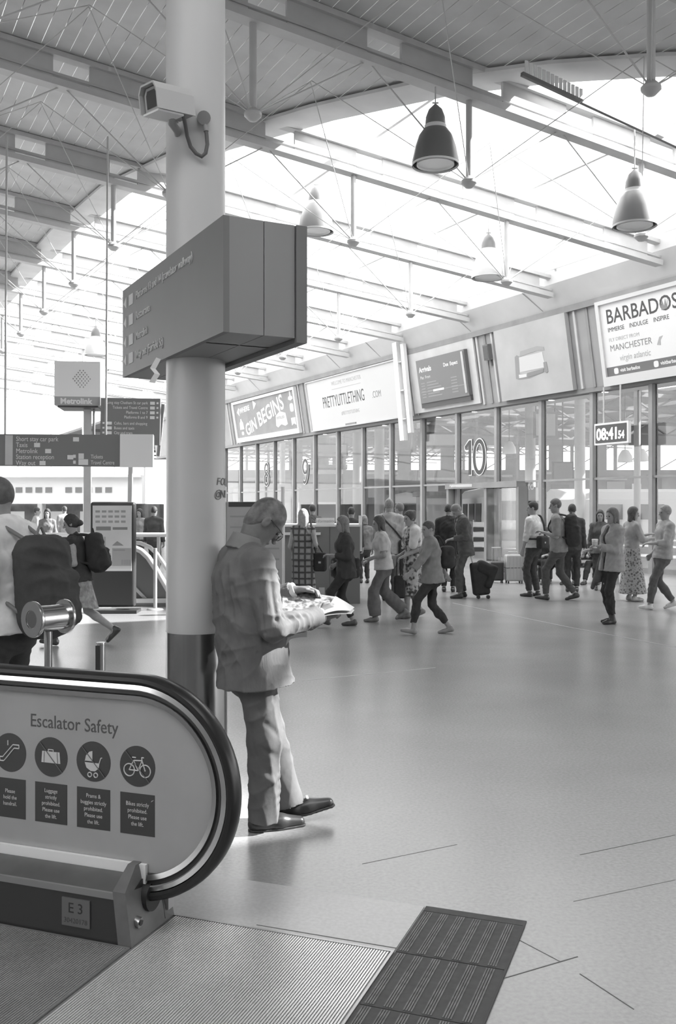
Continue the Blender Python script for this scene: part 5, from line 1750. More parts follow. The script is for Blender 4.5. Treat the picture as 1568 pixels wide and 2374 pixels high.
# ---------- walkers on the right
# woman in grey top, black cropped trousers (nearest of the crowd)
x, y = fpt(1003, 1470)
J = person('woman in a grey top and cropped black trousers striding left', x, y, (-1, -.05), 1.52, lean=4, hip=(0, 0, -.045), fem=True,
           feet={'l': ((-.08, .30, .095), (0, .96, .2)), 'r': ((.08, -.27, .10), (.05, .98, -.15))}, hands={'r': (.24, -.26, .86), 'l': (-.22, .38, .92)},
           top={'v': .25, 'sleeve': .85, 'drop': .10, 'm': .030, 'flare': .02}, bottom={'v': .055, 'end': .80}, shoes=.28, hair={'kind': 'short', 'v': .10}, head=(.35, .12))
handbag('dark bag slung behind the woman in the grey top', J, (.16, -.22, 1.0), (.09, .10, .15), cloth(.06), [[(.16, -.20, 1.12), (.12, -.10, 1.28), (.02, .06, 1.22)]])
# woman in floral dress with bun
x, y = fpt(958, 1432)
J = person('woman in a floral dress and white shawl with hair in a bun', x, y, (-.95, -.2), 1.60, lean=3, fem=True, feet={'l': ((-.09, .12, .085), (0, 1, 0)), 'r': ((.09, -.16, .12), (0, .9, -.35))},
           hands={'l': (-.2, .22, 1.02), 'r': (.20, .20, 1.0)}, top={'mat': floral, 'sleeve': .45, 'drop': .04}, bottom={'kind': 'dress', 'mat': floral, 'len': .56, 'flare': .05}, shoes=.2, hair={'kind': 'bun', 'v': .09}, head=(.2, .12))
r = thing('shawl', 'white shawl over the shoulders of the woman in the floral dress', 'shawl', tuple(J['loc']), J['rz'])
s = SDF(.04)
for sx in (-1, 1):
    s.cone(J['Sh'] + np.array((sx * .05, -.02, .05)), J['Sh'] + np.array((sx * .19, 0, -.02)), .06, .075)
    s.cone(J['Sh'] + np.array((sx * .19, 0, -.02)), J['Sh'] + np.array((sx * .20, .03, -.20)), .075, .07)
s.cone(J['Sh'] + np.array((-.1, -.05, .0)), J['Sh'] + np.array((.1, -.05, .0)), .075)
s.build('wrap', .014, cloth(.62), r)
tw = toworld(J, J['wl'] + np.array((0, .06, -.05)))
r = thing('tote_bag', 'black tote hanging from the hand of the woman in the floral dress', 'bag', tuple(tw))
SDF(.02).box((0, 0, -.40), (.085, .05, .17), .03).build('bag_body', .012, cloth(.05), r)
MB().tube(catmull([(-.05, 0, -.26), (-.03, 0, -.02), (.03, 0, -.02), (.05, 0, -.26)], 5), .008, 6).build('strap', cloth(.05), r, True)
# woman in white top with wide grey trousers
x, y = fpt(890, 1440)
J = person('woman in a white top and wide grey trousers looking left', x, y, (-1, -.12), 1.55, lean=5, hip=(0, 0, -.02), fem=True, feet={'l': ((-.09, .16, .085), (0, 1, 0)), 'r': ((.09, -.34, .17), (0, .8, -.5))},
           hands={'l': (-.16, .27, 1.04), 'r': (.17, .22, 1.0)}, top={'v': .52, 'sleeve': .40, 'drop': .05, 'm': .022}, bottom={'v': .15, 'wide': .045, 'end': .97}, shoes=.17, hair={'kind': 'bob', 'v': .09, 'len': .14}, head=(.0, .15))
handbag('grey handbag on the arm of the woman in the white top', J, (.26, -.10, .86), (.09, .15, .10), M('bag_grey', .20, .5), [[(.26, -.18, .94), (.27, -.08, 1.10), (.26, .02, .94)]], name='handbag')
# man with crossbody strap, back view
x, y = fpt(903, 1392)
J = person('broad man in a pale shirt seen from behind with a dark strap', x, y, (.1, 1), 1.80, lean=0, top={'v': .42, 'sleeve': 1.0, 'drop': .12, 'm': .035}, bottom={'v': .12}, hair={'kind': 'short', 'v': .26}, head=(.35, .05))
handbag('dark shoulder bag of the man in the pale shirt', J, (.24, -.04, .95), (.07, .12, .14), cloth(.07), [[(.24, -.04, 1.08), (.10, -.155, 1.26), (-.08, -.13, 1.45), (-.12, .02, 1.53), (.0, .15, 1.3), (.22, .08, 1.08)]], sr=.016)
x, y = fpt(928, 1378)
person('man with receding hair beyond the broad man in the pale shirt', x, y, (-.4, .9), 1.74, top={'v': .30, 'sleeve': 1.0}, bottom={'v': .1}, hair={'kind': 'short', 'v': .2}, head=(.3, .05), res=.015)
# woman in black with big handbag
x, y = fpt(803, 1452)
J = person('woman in a black cardigan with long fair hair walking left', x, y, (-1, -.1), 1.56, lean=3, hip=(0, 0, -.03), fem=True, feet={'l': ((-.08, .30, .12), (0, .95, .3)), 'r': ((.08, -.12, .085), (0, 1, 0))},
           hands={'l': (-.15, .24, 1.12), 'r': (.20, .14, .96)}, top={'v': .065, 'sleeve': .9, 'drop': .14, 'm': .022}, bottom={'v': .05, 'end': .85}, shoes=.07, hair={'kind': 'long', 'v': .20, 'len': .30}, head=(.05, .12))
handbag('large mottled dark handbag on the woman in the black cardigan', J, (.30, -.02, .80), (.08, .21, .15), tonal, [[(.30, -.14, .92), (.26, -.06, 1.18), (.23, .02, 1.28), (.26, .06, 1.14), (.30, .10, .92)]], sr=.012)
# blonde woman in plaid, back view
x, y = (703 - CX) * 15.2 / FPX, 15.2
J = person('fair-haired woman in a plaid dress seen from behind', x, y, (.12, 1), 1.62, fem=True, hands={'r': (.20, .12, 1.12), 'l': (-.2, .2, 1.0)}, top={'mat': plaid, 'sleeve': .0, 'drop': .04}, bottom={'kind': 'dress', 'mat': plaid, 'len': .58, 'flare': .05}, shoes=.2, hair={'kind': 'long', 'v': .40, 'len': .30}, head=(-.1, .0), sk=.38)
handbag('black shoulder bag of the woman in the plaid dress', J, (.27, .02, .80), (.105, .06, .15), cloth(.055), [[(.21, .0, .92), (.155, -.06, 1.20), (.12, .0, 1.46), (.16, .08, 1.2), (.32, .04, .92)]], sr=.010)
# suited man with wheeled bag
x, y = fpt(1072, 1386)
J = person('man in a dark suit and white shirt looking down beside a wheeled bag', x, y, (-1, -.12), 1.76, lean=7, hip=(0, -.05, 0), feet={'l': ((-.10, .07, .085), (-.1, 1, 0)), 'r': ((.10, -.05, .085), (.1, 1, 0))},
           hands={'r': (.25, -.14, .86), 'l': (-.14, .22, 1.08)}, top={'v': .11, 'sleeve': .95, 'drop': .16, 'open': .68, 'm': .034, 'name': 'jacket'}, bottom={'v': .10, 'wide': .012}, hair={'kind': 'short', 'v': .22}, head=(.0, .75), shoes=.05)
# wheeled bag
x, y = fpt(1113, 1387)
r = thing('wheeled_bag', 'black wheeled bag with a dark coat draped over it', 'bag', (x, y, 0), .05)
R = rotm(0, 0, -.12)
SDF(.01).box((0, 0, .36), (.15, .12, .30), .05, R).build('bag_body', .013, cloth(.05), r)
sc = SDF(.03).box((.08, -.01, .55), (.16, .15, .12), .09, rotm(0, 0, .45)).box((.19, -.02, .40), (.07, .14, .22), .05, rotm(0, 0, .35))
sc.fold((.05, -.2, .7), (.25, -.2, .3), .02, .015).fold((.12, -.2, .7), (.3, -.2, .35), .02, .015)
sc.build('draped_coat', .014, cloth(.045), r)
MB().tube([(-.13, 0, .62), (-.20, 0, .92)], .010, 8).tube([(-.20, -.07, .92), (-.20, .07, .92)], .013, 8).build('pull_handle', steel_g, r, True)
for s_ in (-.09, .09):
    MB().tube([(.04 + s_, -.13, .035), (.04 + s_, -.09, .035)], .035, 12).build('wheel', black, r, True)
x, y = fpt(1040, 1372)
person('person in a long dark coat standing behind the suited man', x, y, (.2, 1), 1.72, top={'v': .05, 'sleeve': 1.0, 'drop': .42, 'm': .03, 'flare': .03, 'name': 'coat'}, bottom={'v': .05}, hair={'kind': 'short', 'v': .07}, res=.015)
# white shirt man with messenger bag
x, y = fpt(1238, 1383)
J = person('slim man in a white shirt and dark trousers with a side bag', x, y, (-.75, .6), 1.76, feet={'l': ((-.09, .04, .085), (-.1, 1, 0)), 'r': ((.09, -.03, .085), (.1, 1, 0))}, hands={'l': (-.24, .10, .86), 'r': (.22, .1, .92)},
           top={'v': .66, 'sleeve': .7, 'drop': .02, 'm': .02}, bottom={'v': .075}, hair={'kind': 'short', 'v': .06}, head=(.35, .05))
handbag('black messenger bag of the slim man in the white shirt', J, (-.05, -.20, 1.02), (.15, .06, .12), cloth(.055), [[(.06, -.20, 1.12), (.14, -.13, 1.36), (.16, -.02, 1.51), (.05, .14, 1.3), (-.18, .05, 1.1), (-.17, -.14, 1.08)]], sr=.02)
# walking man with backpack
x, y = fpt(1296, 1392)
J = person('tall man in dark clothes striding left with a backpack', x, y, (-.92, .35), 1.84, lean=3, hip=(0, 0, -.03), feet={'l': ((-.09, .20, .09), (0, 1, .1)), 'r': ((.09, -.26, .12), (0, .95, -.25))}, hands={'l': (-.13, .24, 1.16), 'r': (.16, .22, 1.14)},
           top={'v': .27, 'sleeve': .5, 'drop': .08, 'm': .024}, bottom={'v': .10}, hair={'kind': 'short', 'v': .15}, head=(.15, .1))
backpack('large dark backpack on the tall man striding left', J, cloth(.055), (.17, .11, .29), drop=.08)
x, y = fpt(1327, 1372)
person('man with dark hair and white collar behind the tall walking man', x, y, (.2, 1), 1.72, top={'v': .07, 'sleeve': 1, 'collar': .7, 'drop': .1}, bottom={'v': .06}, hair={'kind': 'short', 'v': .06}, res=.015)
# seated people on the bench
bx, by = fpt(1352, 1352)
def seated(label, dx, heading, topv, botv, hv, kind='short', **kw):
    return person(label, bx + dx, by - .02, heading, 1.68, lean=kw.pop('lean', 12), hip=(0, 0, -.43), feet={'l': ((-.12, .42, .085), (-.1, 1, 0)), 'r': ((.12, kw.pop('rf', .46), .085), (.1, 1, 0))}, hands=kw.pop('hands', {'l': (-.14, .36, .66), 'r': (.14, .36, .66)}),
                  top={'v': topv, 'sleeve': .9, 'drop': .0}, bottom={'v': botv}, hair={'kind': kind, 'v': hv}, head=(0, kw.pop('tilt', .35)), res=.015, **kw)
seated('seated person in a pale shirt bending forward on the bench', -.22, (-.45, -.9), .50, .07, .08, lean=24)
seated('seated person in dark clothes at the right of the bench', .38, (-.6, -.8), .06, .06, .10, lean=2, rf=.62)
seated('seated person in black at the left of the bench', -.78, (-.6, -.75), .07, .07, .07, lean=8)
# girl with coffee cup
x, y = fpt(1420, 1445)
J = person('young woman in a pale jacket and black trousers holding a cup', x, y, (-.95, -.3), 1.64, lean=-2, fem=True, feet={'l': ((-.08, .05, .085), (-.1, 1, 0)), 'r': ((.08, -.05, .085), (.1, 1, 0))}, hands={'l': (-.10, .30, 1.18), 'r': (.20, .26, 1.12)},
           top={'v': .36, 'sleeve': .95, 'drop': .13, 'm': .036, 'flare': .015, 'open': .09, 'name': 'jacket'}, bottom={'v': .05, 'end': .86, 'boots': True}, shoes=.055, hair={'kind': 'long', 'v': .17, 'len': .2}, head=(.1, .1))
cw = toworld(J, J['wl'] + np.array((.02, .05, .03)))
r = thing('paper_cup', 'white paper cup held by the woman in the pale jacket', 'cup', tuple(cw))
MB().lathe([(0, -.05), (.032, -.05), (.042, .06), (.045, .06), (.045, .07), (.036, .078), (0, .078)], 18).build('cup', white, r, True)
MB().lathe([(.037, -.02), (.043, .04), (.040, .04), (.034, -.02)], 18).build('sleeve', light, r, True)
x3, y3 = fpt(1400, 1442)
r = thing('hanging_coat', 'dark grey coat carried on the arm of the woman with the cup', 'coat', (x3 + .02, y3 - .02, 0))
s = SDF(.03).cone((.02, 0, 1.02), (-.10, 0, .62), .06, .05).cone((-.02, .02, 1.0), (-.18, .02, .50), .05, .03).cone((.05, 0, 1.04), (.0, 0, .55), .05, .05)
s.build('coat', .014, cloth(.12), r)
# floral long dress woman
x, y = fpt(1466, 1393)
J = person('woman in a long floral dress reaching out to the right', x, y, (.95, .25), 1.66, fem=True, hands={'r': (.28, .30, 1.18), 'l': (-.12, .42, 1.24)}, top={'v': .36, 'sleeve': .7, 'drop': .0, 'm': .02}, bottom={'kind': 'dress', 'mat': floral2, 'len': .78, 'flare': .12}, shoes=.5, hair={'kind': 'bob', 'v': .10, 'len': .16}, head=(-.4, .1))
# person at the right edge
x, y = fpt(1537, 1412)
J = person('person in a pale top and dark jeans stepping left at the right edge', x, y, (-.95, -.1), 1.72, hip=(0, 0, -.03), lean=-6, feet={'l': ((-.08, .26, .085), (0, 1, .1)), 'r': ((.08, -.22, .12), (0, .95, -.25))}, hands={'l': (-.2, .3, 1.1), 'r': (.22, .1, .9)}, top={'v': .40, 'sleeve': .8, 'm': .024}, bottom={'v': .13}, shoes=.66, hair={'kind': 'short', 'v': .3})
x, y = fpt(1392, 1368)
person('person with dark hair behind the woman holding the cup', x, y, (-.3, -1), 1.60, fem=True, top={'v': .12, 'sleeve': 1, 'drop': .12}, bottom={'v': .06}, hair={'kind': 'long', 'v': .08, 'len': .2}, res=.015)
x, y = fpt(725, 1345)
person('person with dark hair beyond the information desk', x, y, (-.3, .9), 1.72, top={'v': .1, 'sleeve': 1}, bottom={'v': .08}, hair={'kind': 'short', 'v': .06}, res=.016)
x, y = fpt(815, 1362)
person('person in black behind the woman in the black cardigan', x, y, (.1, 1), 1.66, top={'v': .07, 'sleeve': 1, 'drop': .2}, bottom={'v': .06}, hair={'kind': 'short', 'v': .06}, res=.016)
x, y = fpt(845, 1352)
person('person in a mottled top right of the information desk', x, y, (-.3, 1), 1.48, fem=True, top={'v': .2, 'sleeve': .9}, bottom={'v': .06}, hair={'kind': 'bob', 'v': .25, 'len': .12}, res=.016)

# ---------- left side
x = (26 - CX) * 5.75 / FPX
J = person('large man in a white shirt at the left edge, seen from behind', x, 5.75, (-.94, .34), 1.83, lean=5, top={'v': .74, 'sleeve': .5, 'drop': .06, 'm': .045}, bottom={'v': .06, 'wide': .02}, hands={'l': (-.28, .15, .95), 'r': (.30, .10, .90)}, hair={'kind': 'short', 'v': .12}, head=(.1, .25), res=.011, sk=.27)
backpack('dark backpack with grey straps on the large man at the left', J, cloth(.075), (.19, .12, .30), drop=.17, strap=M('strap_grey', .20, .7), res=.012)
x, y = (190 - CX) * 11.6 / FPX, 11.6
J = person('woman in a dark sleeveless top and pale skirt striding left', x, y, (-1, .0), 1.62, lean=8, hip=(0, .02, -.05), fem=True, feet={'l': ((-.07, .34, .09), (0, 1, .15)), 'r': ((.07, -.40, .20), (0, .72, -.7))}, hands={'r': (.19, .22, 1.0), 'l': (-.2, .28, 1.0)},
           top={'v': .06, 'sleeve': .0, 'drop': .05, 'm': .02}, bottom={'kind': 'skirt', 'mat': ramp_mat('pale_skirt', 'noise', [(.4, .22), (.6, .38)], 12), 'len': .34, 'flare': .05}, shoes=.06, hair={'kind': 'tied', 'v': .06}, head=(.0, .15), sk=.36, res=.012)
backpack('black backpack on the woman in the pale skirt', J, cloth(.045), (.14, .11, .24), drop=.06)
for px, y, h, lab, kw in ((110, 24, 1.62, 'young woman with long dark hair facing the camera beyond the rail', dict(heading=(.1, -1), fem=True, hair={'kind': 'long', 'v': .06, 'len': .22}, top={'v': .22, 'sleeve': 1})),
                          (84, 27, 1.66, 'person in a pale top beyond the rail beside the dark-haired woman', dict(heading=(.8, .4), hair={'kind': 'short', 'v': .08}, top={'v': .5, 'sleeve': 1})),
                          (357, 23, 1.68, 'man in a dark jumper standing beyond the rail right of the totem', dict(heading=(.2, 1), hair={'kind': 'short', 'v': .06}, top={'v': .09, 'sleeve': 1})),
                          (325, 26, 1.62, 'woman with dark hair beyond the rail beside the totem', dict(heading=(-.4, -1), fem=True, hair={'kind': 'long', 'v': .06, 'len': .2}, top={'v': .3, 'sleeve': 1})),
                          (150, 30, 1.7, 'person in a grey top far beyond the rail at the left', dict(heading=(-.6, .8), hair={'kind': 'short', 'v': .1}, top={'v': .35, 'sleeve': 1}))):
    hd = kw.pop('heading')
    person(lab, (px - CX) * y / FPX, y, hd, h, bottom={'v': .08}, res=.017, **kw)

# ================================================================ the man reading by the pillar
MX, MY = -.435, 4.97
mh = (.906, .423)
mrz = math.atan2(-mh[0], mh[1])
man = thing('person', 'grey-haired man in a pale suit reading, leaning on the pillar', 'person', (MX, MY, 0), mrz)
RS = .0075
skm = skin(.19)
Hc = np.array((-.025, .068, 1.575))
hR = rotm(-.05, .82)
q = 1.03
sR, eR, wR = V(.155, -.03, 1.375), V(.258, .005, 1.060), V(.115, .318, 1.088)
sL, eL, wL = V(-.235, -.03, 1.375), V(-.285, .05, 1.09), V(-.115, .268, 1.205)
hipR, knR, anR = V(.085, -.025, .88), V(.085, .030, .47), V(.062, .035, .085)
hipL, knL, anL = V(-.095, -.025, .88), V(-.085, .115, .485), V(-.015, .215, .105)
fdR, fdL = unit((.10, 1, 0)), unit((.30, .92, .22))
# body
s = SDF(.03)
s.econe((0, -.02, .86), (-.02, -.03, 1.05), (.16, .12), (.145, .11), k=.05)
s.econe((-.02, -.03, 1.05), (-.035, -.035, 1.27), (.145, .11), (.17, .12), k=.05)
s.econe((-.035, -.035, 1.27), (-.04, -.03, 1.42), (.17, .12), (.10, .07), k=.05)
s.cone((-.04, -.03, 1.40), Hc - hR[:, 2] * .065 - hR[:, 1] * .02, .064, .058, k=.03)
s.cone((-.04, .01, 1.44), Hc - hR[:, 2] * .07 + hR[:, 1] * .02, .045, .040, k=.03)
head_prims(s, Hc, hR, q)
for a, b, c in ((sR, eR, wR), (sL, eL, wL)):
    s.cone(a, b, .05, .042)
    s.cone(b, c, .042, .029)
hand_prims(s, wR, unit(V(-.05, .95, .32)), unit(V(.85, .1, .55)), 1.06, side=1, curl=1.15, rad=.0098)
hand_prims(s, wL, unit(V(.25, .95, .10)), unit(V(-.25, -.1, .95)), 1.06, side=-1, curl=.85, rad=.0098)
for h_, k_, a_ in ((hipR, knR, anR), (hipL, knL, anL)):
    s.cone(h_, k_, .08, .055)
    s.cone(k_, a_, .055, .036)
s.fold(Hc + hR @ V(.066, .055, -.075), Hc + hR @ V(.050, .085, -.035), .006, .004)
s.fold(Hc + hR @ V(.070, -.005, -.085), Hc + hR @ V(.062, .03, -.10), .007, .004)
s.build('body', .0062, skm, man)
MB().lathe([(0, -.009), (.007, -.006), (.009, 0), (.007, .006), (0, .009)], 10, Hc + hR @ V(.032, .084, .004)).build('eye', M('eye_dark', .05), man, True)
MB().lathe([(0, -.009), (.007, -.006), (.009, 0), (.007, .006), (0, .009)], 10, Hc + hR @ V(-.032, .084, .004)).build('eye', M('eye_dark', .05), man, True)
# hair: short, grey
g = lambda x, y, z: Hc + hR @ (V(x, y, z) * q)
s = SDF(.02)
s.ell(g(0, -.010, .034), (V(.073, .092, .095) + .005) * q, hR)
s.ell(g(0, -.050, -.02), V(.064, .047, .072) * q, hR)
s.ell(g(0, .108, -.040), V(.105, .075, .100) * q, hR, k=.02, sub=True)
s.cut(g(0, -.06, -.088), hR @ V(0, -.7, -1))
for sx in (-1, 1):
    s.ell(g(sx * .085, .010, -.035), V(.030, .040, .048) * q, hR, k=.012, sub=True)
for k in range(16):
    a = random.uniform(-1.2, 1.2)
    s.fold(g(.085 * math.sin(a), -.02 + random.uniform(-.05, .05), .09 * math.cos(a)), g(.09 * math.sin(a + .1), .03 + random.uniform(-.05, .05), .085 * math.cos(a + .1)), .006, .003)
s.build('hair', .0065, M('man_hair', .165, .6, noise=(24, .075), bump=(70, .35), spec=.3), man)
# spectacles
sp_ = thing('spectacles', 'thin dark spectacles worn by the reading man', 'spectacles', (MX, MY, 0), mrz)
fr = M('spectacle_frame', .035, .3)
for sx in (-1, 1):
    MB().tube([g(sx * .079, -.018, .006), g(sx * .080, .0, .016), g(sx * .076, .06, .016), g(sx * .066, .098, .012)], .0032, 6).build('temple_arm', fr, sp_, True)
    ringp = [g(sx * .034 + .027 * math.cos(t), .106, -.004 + .019 * math.sin(t)) for t in [2 * math.pi * k / 18 for k in range(19)]]
    MB().tube(ringp, .0022, 6).build('rim', fr, sp_, True)
    MB().add([g(sx * .034 + .026 * math.cos(t), .106, -.004 + .018 * math.sin(t)) for t in [2 * math.pi * k / 18 for k in range(18)]], [tuple(range(18))]).build('lens', glass('lens_glass', .92), sp_)
MB().tube([g(-.008, .106, .002), g(0, .110, .005), g(.008, .106, .002)], .0022, 6).build('bridge', fr, sp_, True)

# jacket
jm = bpy.data.materials.new('linen_jacket')
jm.use_nodes = True
nt = jm.node_tree
b_ = nt.nodes['Principled BSDF']
b_.inputs['Roughness'].default_value = .9
b_.inputs['Specular IOR Level'].default_value = .15
tc = nt.nodes.new('ShaderNodeTexCoord')
nn = nt.nodes.new('ShaderNodeTexNoise'); nn.inputs['Scale'].default_value = 9; nn.inputs['Detail'].default_value = 6
nt.links.new(tc.outputs['Object'], nn.inputs['Vector'])
mr = nt.nodes.new('ShaderNodeMapRange')
mr.inputs['From Min'].default_value = .3; mr.inputs['From Max'].default_value = .7
mr.inputs['To Min'].default_value = .135; mr.inputs['To Max'].default_value = .18
nt.links.new(nn.outputs['Fac'], mr.inputs['Value'])
nt.links.new(mr.outputs[0], b_.inputs['Base Color'])
mpn = nt.nodes.new('ShaderNodeMapping'); mpn.inputs['Scale'].default_value = (1, 1, .35)
nt.links.new(tc.outputs['Object'], mpn.inputs['Vector'])
n3 = nt.nodes.new('ShaderNodeTexNoise'); n3.inputs['Scale'].default_value = 14; n3.inputs['Detail'].default_value = 5
nt.links.new(mpn.outputs[0], n3.inputs['Vector'])
bp = nt.nodes.new('ShaderNodeBump'); bp.inputs['Strength'].default_value = .55; bp.inputs['Distance'].default_value = .015
nt.links.new(n3.outputs['Fac'], bp.inputs['Height'])
nt.links.new(bp.outputs[0], b_.inputs['Normal'])

s = SDF(.03)
hemz = .742
s.econe((-.005, .010, hemz - .02), (-.012, -.012, .98), (.232, .205), (.208, .168), k=.06)
s.econe((-.012, -.012, .98), (-.025, -.030, 1.13), (.208, .168), (.208, .155), k=.06)
s.econe((-.025, -.030, 1.13), (-.035, -.040, 1.29), (.208, .155), (.205, .148), k=.06)
s.econe((-.035, -.040, 1.29), (-.040, -.030, 1.43), (.205, .148), (.105, .078), k=.06)
s.cone((-.225, -.035, 1.380), (.145, -.035, 1.380), .074, .074, k=.05)
s.cut((0, 0, hemz), (0, .06, -1))
s.cone(sR, eR, .083, .075, k=.016)
s.cone(eR, wR + (eR - wR) * .03, .072, .056, flat=2, k=.018)
s.cone(sL, eL, .083, .075, k=.028)
s.cone(eL, wL + (eL - wL) * .03, .072, .054, flat=2, k=.03)
# front opening below the waist
s.box((-.02, .24, .78), (.020, .14, .16), .02, k=.02, sub=True)
# creases: elbow, upper sleeve, shoulder blade, side vent, hem
fr_ = unit(wR - eR)
for t, w, dp in ((-.02, .011, .009), (.03, .010, .010), (.075, .010, .009), (.125, .011, .008), (.175, .011, .007)):
    c = eR + fr_ * t
    s.fold(c + V(.06, .01, .06), c + V(.02, .03, -.03), w, dp)
    s.fold(c + fr_ * .024 + V(.05, .01, .06), c + fr_ * .04 + V(.05, .02, -.02), w, -dp * .7)
for p0, p1, w, dp in (((.245, -.01, 1.32), (.305, .0, 1.14), .016, .008), ((.20, .06, 1.30), (.285, .07, 1.12), .014, .009), ((.22, .09, 1.18), (.30, .05, 1.06), .012, .010), ((.27, -.06, 1.20), (.30, -.06, 1.04), .014, .008),
                      ((.06, -.18, 1.36), (.12, -.17, 1.10), .020, .014), ((.12, -.17, 1.26), (.205, -.12, 1.02), .018, .016), ((.205, -.10, 1.05), (.235, .02, .96), .018, .014), ((.02, -.19, 1.30), (.06, -.19, 1.02), .024, .010),
                      ((.16, -.10, 1.12), (.22, .00, 1.00), .014, -.008), ((.10, -.18, 1.14), (.18, -.14, .96), .016, -.007), ((-.02, -.2, 1.2), (.0, -.2, .9), .022, .008),
                      ((.215, -.060, .93), (.225, -.075, .74), .010, .020), ((.13, -.17, .88), (.14, -.19, .74), .014, .008), ((.05, -.19, .9), (.06, -.2, .76), .016, .008), ((.23, .04, .86), (.23, .06, .75), .014, .006),
                      ((.19, -.02, 1.455), (.225, -.035, 1.30), .012, .007), ((.2, .13, .93), (.13, .19, .90), .008, .006)):
    s.fold(p0, p1, w * .8, dp * 1.5)
for p0, p1 in zip([(.148, -.105, 1.31), (.170, -.080, 1.2), (.186, -.056, 1.1), (.20, -.02, 1.0)], [(.170, -.080, 1.2), (.186, -.056, 1.1), (.20, -.02, 1.0), (.205, .08, .995)]):
    s.fold(p0, p1, .013, .024)
    s.fold(np.array(p0) + (-.03, -.03, -.01), np.array(p1) + (-.03, -.025, -.01), .018, -.008)
s.fold((.0, -.2, 1.42), (-.0, -.2, .76), .006, .004)
for k in range(7):
    z = 1.34 - k * .045
    s.fold((.215 + .01 * k, .075, z), (.275 + .006 * k, .03, z - .05), .009, .008)
s.wr = (.0042, 30, 11)
s.build('jacket', .0062, jm, man)
# collar and lapel
s = SDF(.008)
cb_ = V(-.04, -.045, 1.425); ct_ = V(-.04, -.018, 1.505)
s.econe(cb_, ct_, (.112, .098), (.084, .080), flat=3)
s.econe(V(-.04, -.040, 1.40), V(-.04, -.010, 1.53), (.094, .082), (.070, .066), flat=3, k=.002) if False else None
s.cone(V(-.04, -.045, 1.38), V(-.04, -.004, 1.55), .090, .068, sub=True, k=.004)
s.box(V(-.04, .13, 1.46), (.05, .10, .2), .01, rotm(0, -.2), k=.01, sub=True)
s.build('collar', .006, M('collar_linen', .22, .9, noise=(10, .02), spec=.15), man)
s = SDF(.01)
for sx in (-1, 1):
    s.cone(V(-.04 + sx * .085, .055, 1.41), V(-.03 + sx * .05, .125, 1.24), .018, .012)
    s.cone(V(-.04 + sx * .105, .045, 1.40), V(-.03 + sx * .07, .118, 1.28), .018, .010)
s.build('lapels', .008, jm, man)
s = SDF(.02)
s.econe((-.035, -.03, 1.2), (-.04, -.015, 1.47), (.15, .115), (.072, .066))
s.cut((0, 0, 1.0), (0, 0, -1))
s.build('shirt', .009, cloth(.62), man)
for c_, d_ in ((wR, unit(wR - eR)), (wL, unit(wL - eL))):
    MB().tube([c_ - d_ * .03, c_ + d_ * .004, c_ + d_ * .012], [.045, .0445, .042], 24).build('shirt_cuff', cloth(.62), man, True)
for k in range(3):
    p = wR - unit(wR - eR) * (.03 + k * .022) + V(.028, .0, -.044)
    MB().lathe([(0, -.004), (.007, -.004), (.007, .004), (0, .004)], 10, p).build('cuff_button', dark, man, True)

# trousers
s = SDF(.035)
s.econe((0, -.02, .80), (-.01, -.02, 1.0), (.175, .135), (.155, .12))
s.cone(hipR, knR, .108, .088, k=.03); s.cone(knR, anR + V(0, -.005, -.040), .088, .082, flat=2, k=.03)
s.cone(hipL, knL, .108, .086, k=.012); s.cone(knL, anL + V(0, -.01, -.028), .086, .080, flat=2, k=.012)
s.fold(knR + V(.09, -.03, .10), knR + V(.09, .06, .02), .016, .005)
s.fold(knR + V(.09, -.07, -.02), knR + V(.095, .03, -.07), .014, .005)
s.fold(knR + V(.09, -.07, -.12), knR + V(.09, .06, -.19), .018, .006)
s.fold(knR + V(.09, -.06, .16), knR + V(.09, .05, .22), .018, .005)
for k in range(5):
    z = .12 + k * .045
    s.fold(V(.15, .09, z), V(.05, .11, z + .03), .009, .007)
    s.fold(anL + V(.08, .06, z - .10), anL + V(-.02, .09, z - .08), .009, .008)
s.fold(V(.17, .07, .70), V(.16, -.02, .66), .010, .006)
s.fold(V(.10, -.10, .60), V(.15, -.05, .40), .014, .006)
s.wr = (.0035, 24, 4)
s.build('trousers', .0075, M('linen_trousers', .145, .9, noise=(9, .02), bump=(16, .25), spec=.15), man)
# shoes
shm = M('man_shoe', .045, .3)
for an, fd in ((anR, fdR), (anL, fdL)):
    dn = V(0, 0, -1.0)
    nn_ = unit(dn - fd * np.dot(dn, fd))
    sd = np.cross(fd, nn_)
    s = SDF(.02)
    s.cone(an - fd * .045 + nn_ * .05, an + fd * .08 + nn_ * .055, .043, .044)
    s.cone(an + fd * .08 + nn_ * .055, an + fd * .185 + nn_ * .062, .046, .030)
    s.cone(an - fd * .02, an + nn_ * .03, .044, .046)
    s.cut(an + nn_ * .074, nn_)
    s.cut(an + V(0, 0, .03), (0, 0, 1))
    sho = s.build('shoe', .0068, shm, man)
    s = SDF(.006)
    s.cone(an - fd * .045 + nn_ * .079, an + fd * .07 + nn_ * .079, .041, .043)
    s.cone(an + fd * .07 + nn_ * .079, an + fd * .19 + nn_ * .079, .047, .030)
    s.cut(an + nn_ * .087, nn_); s.cut(an + nn_ * .072, -nn_)
    s.build('sole', .0065, M('man_sole', .055, .6), sho)
    if an is anL:
        MB().bar(tuple(an + fd * .085 + nn_ * .005 - sd * .03), tuple(an + fd * .085 + nn_ * .005 + sd * .03), .012, .006).build('shoe_buckle', chrome, sho)

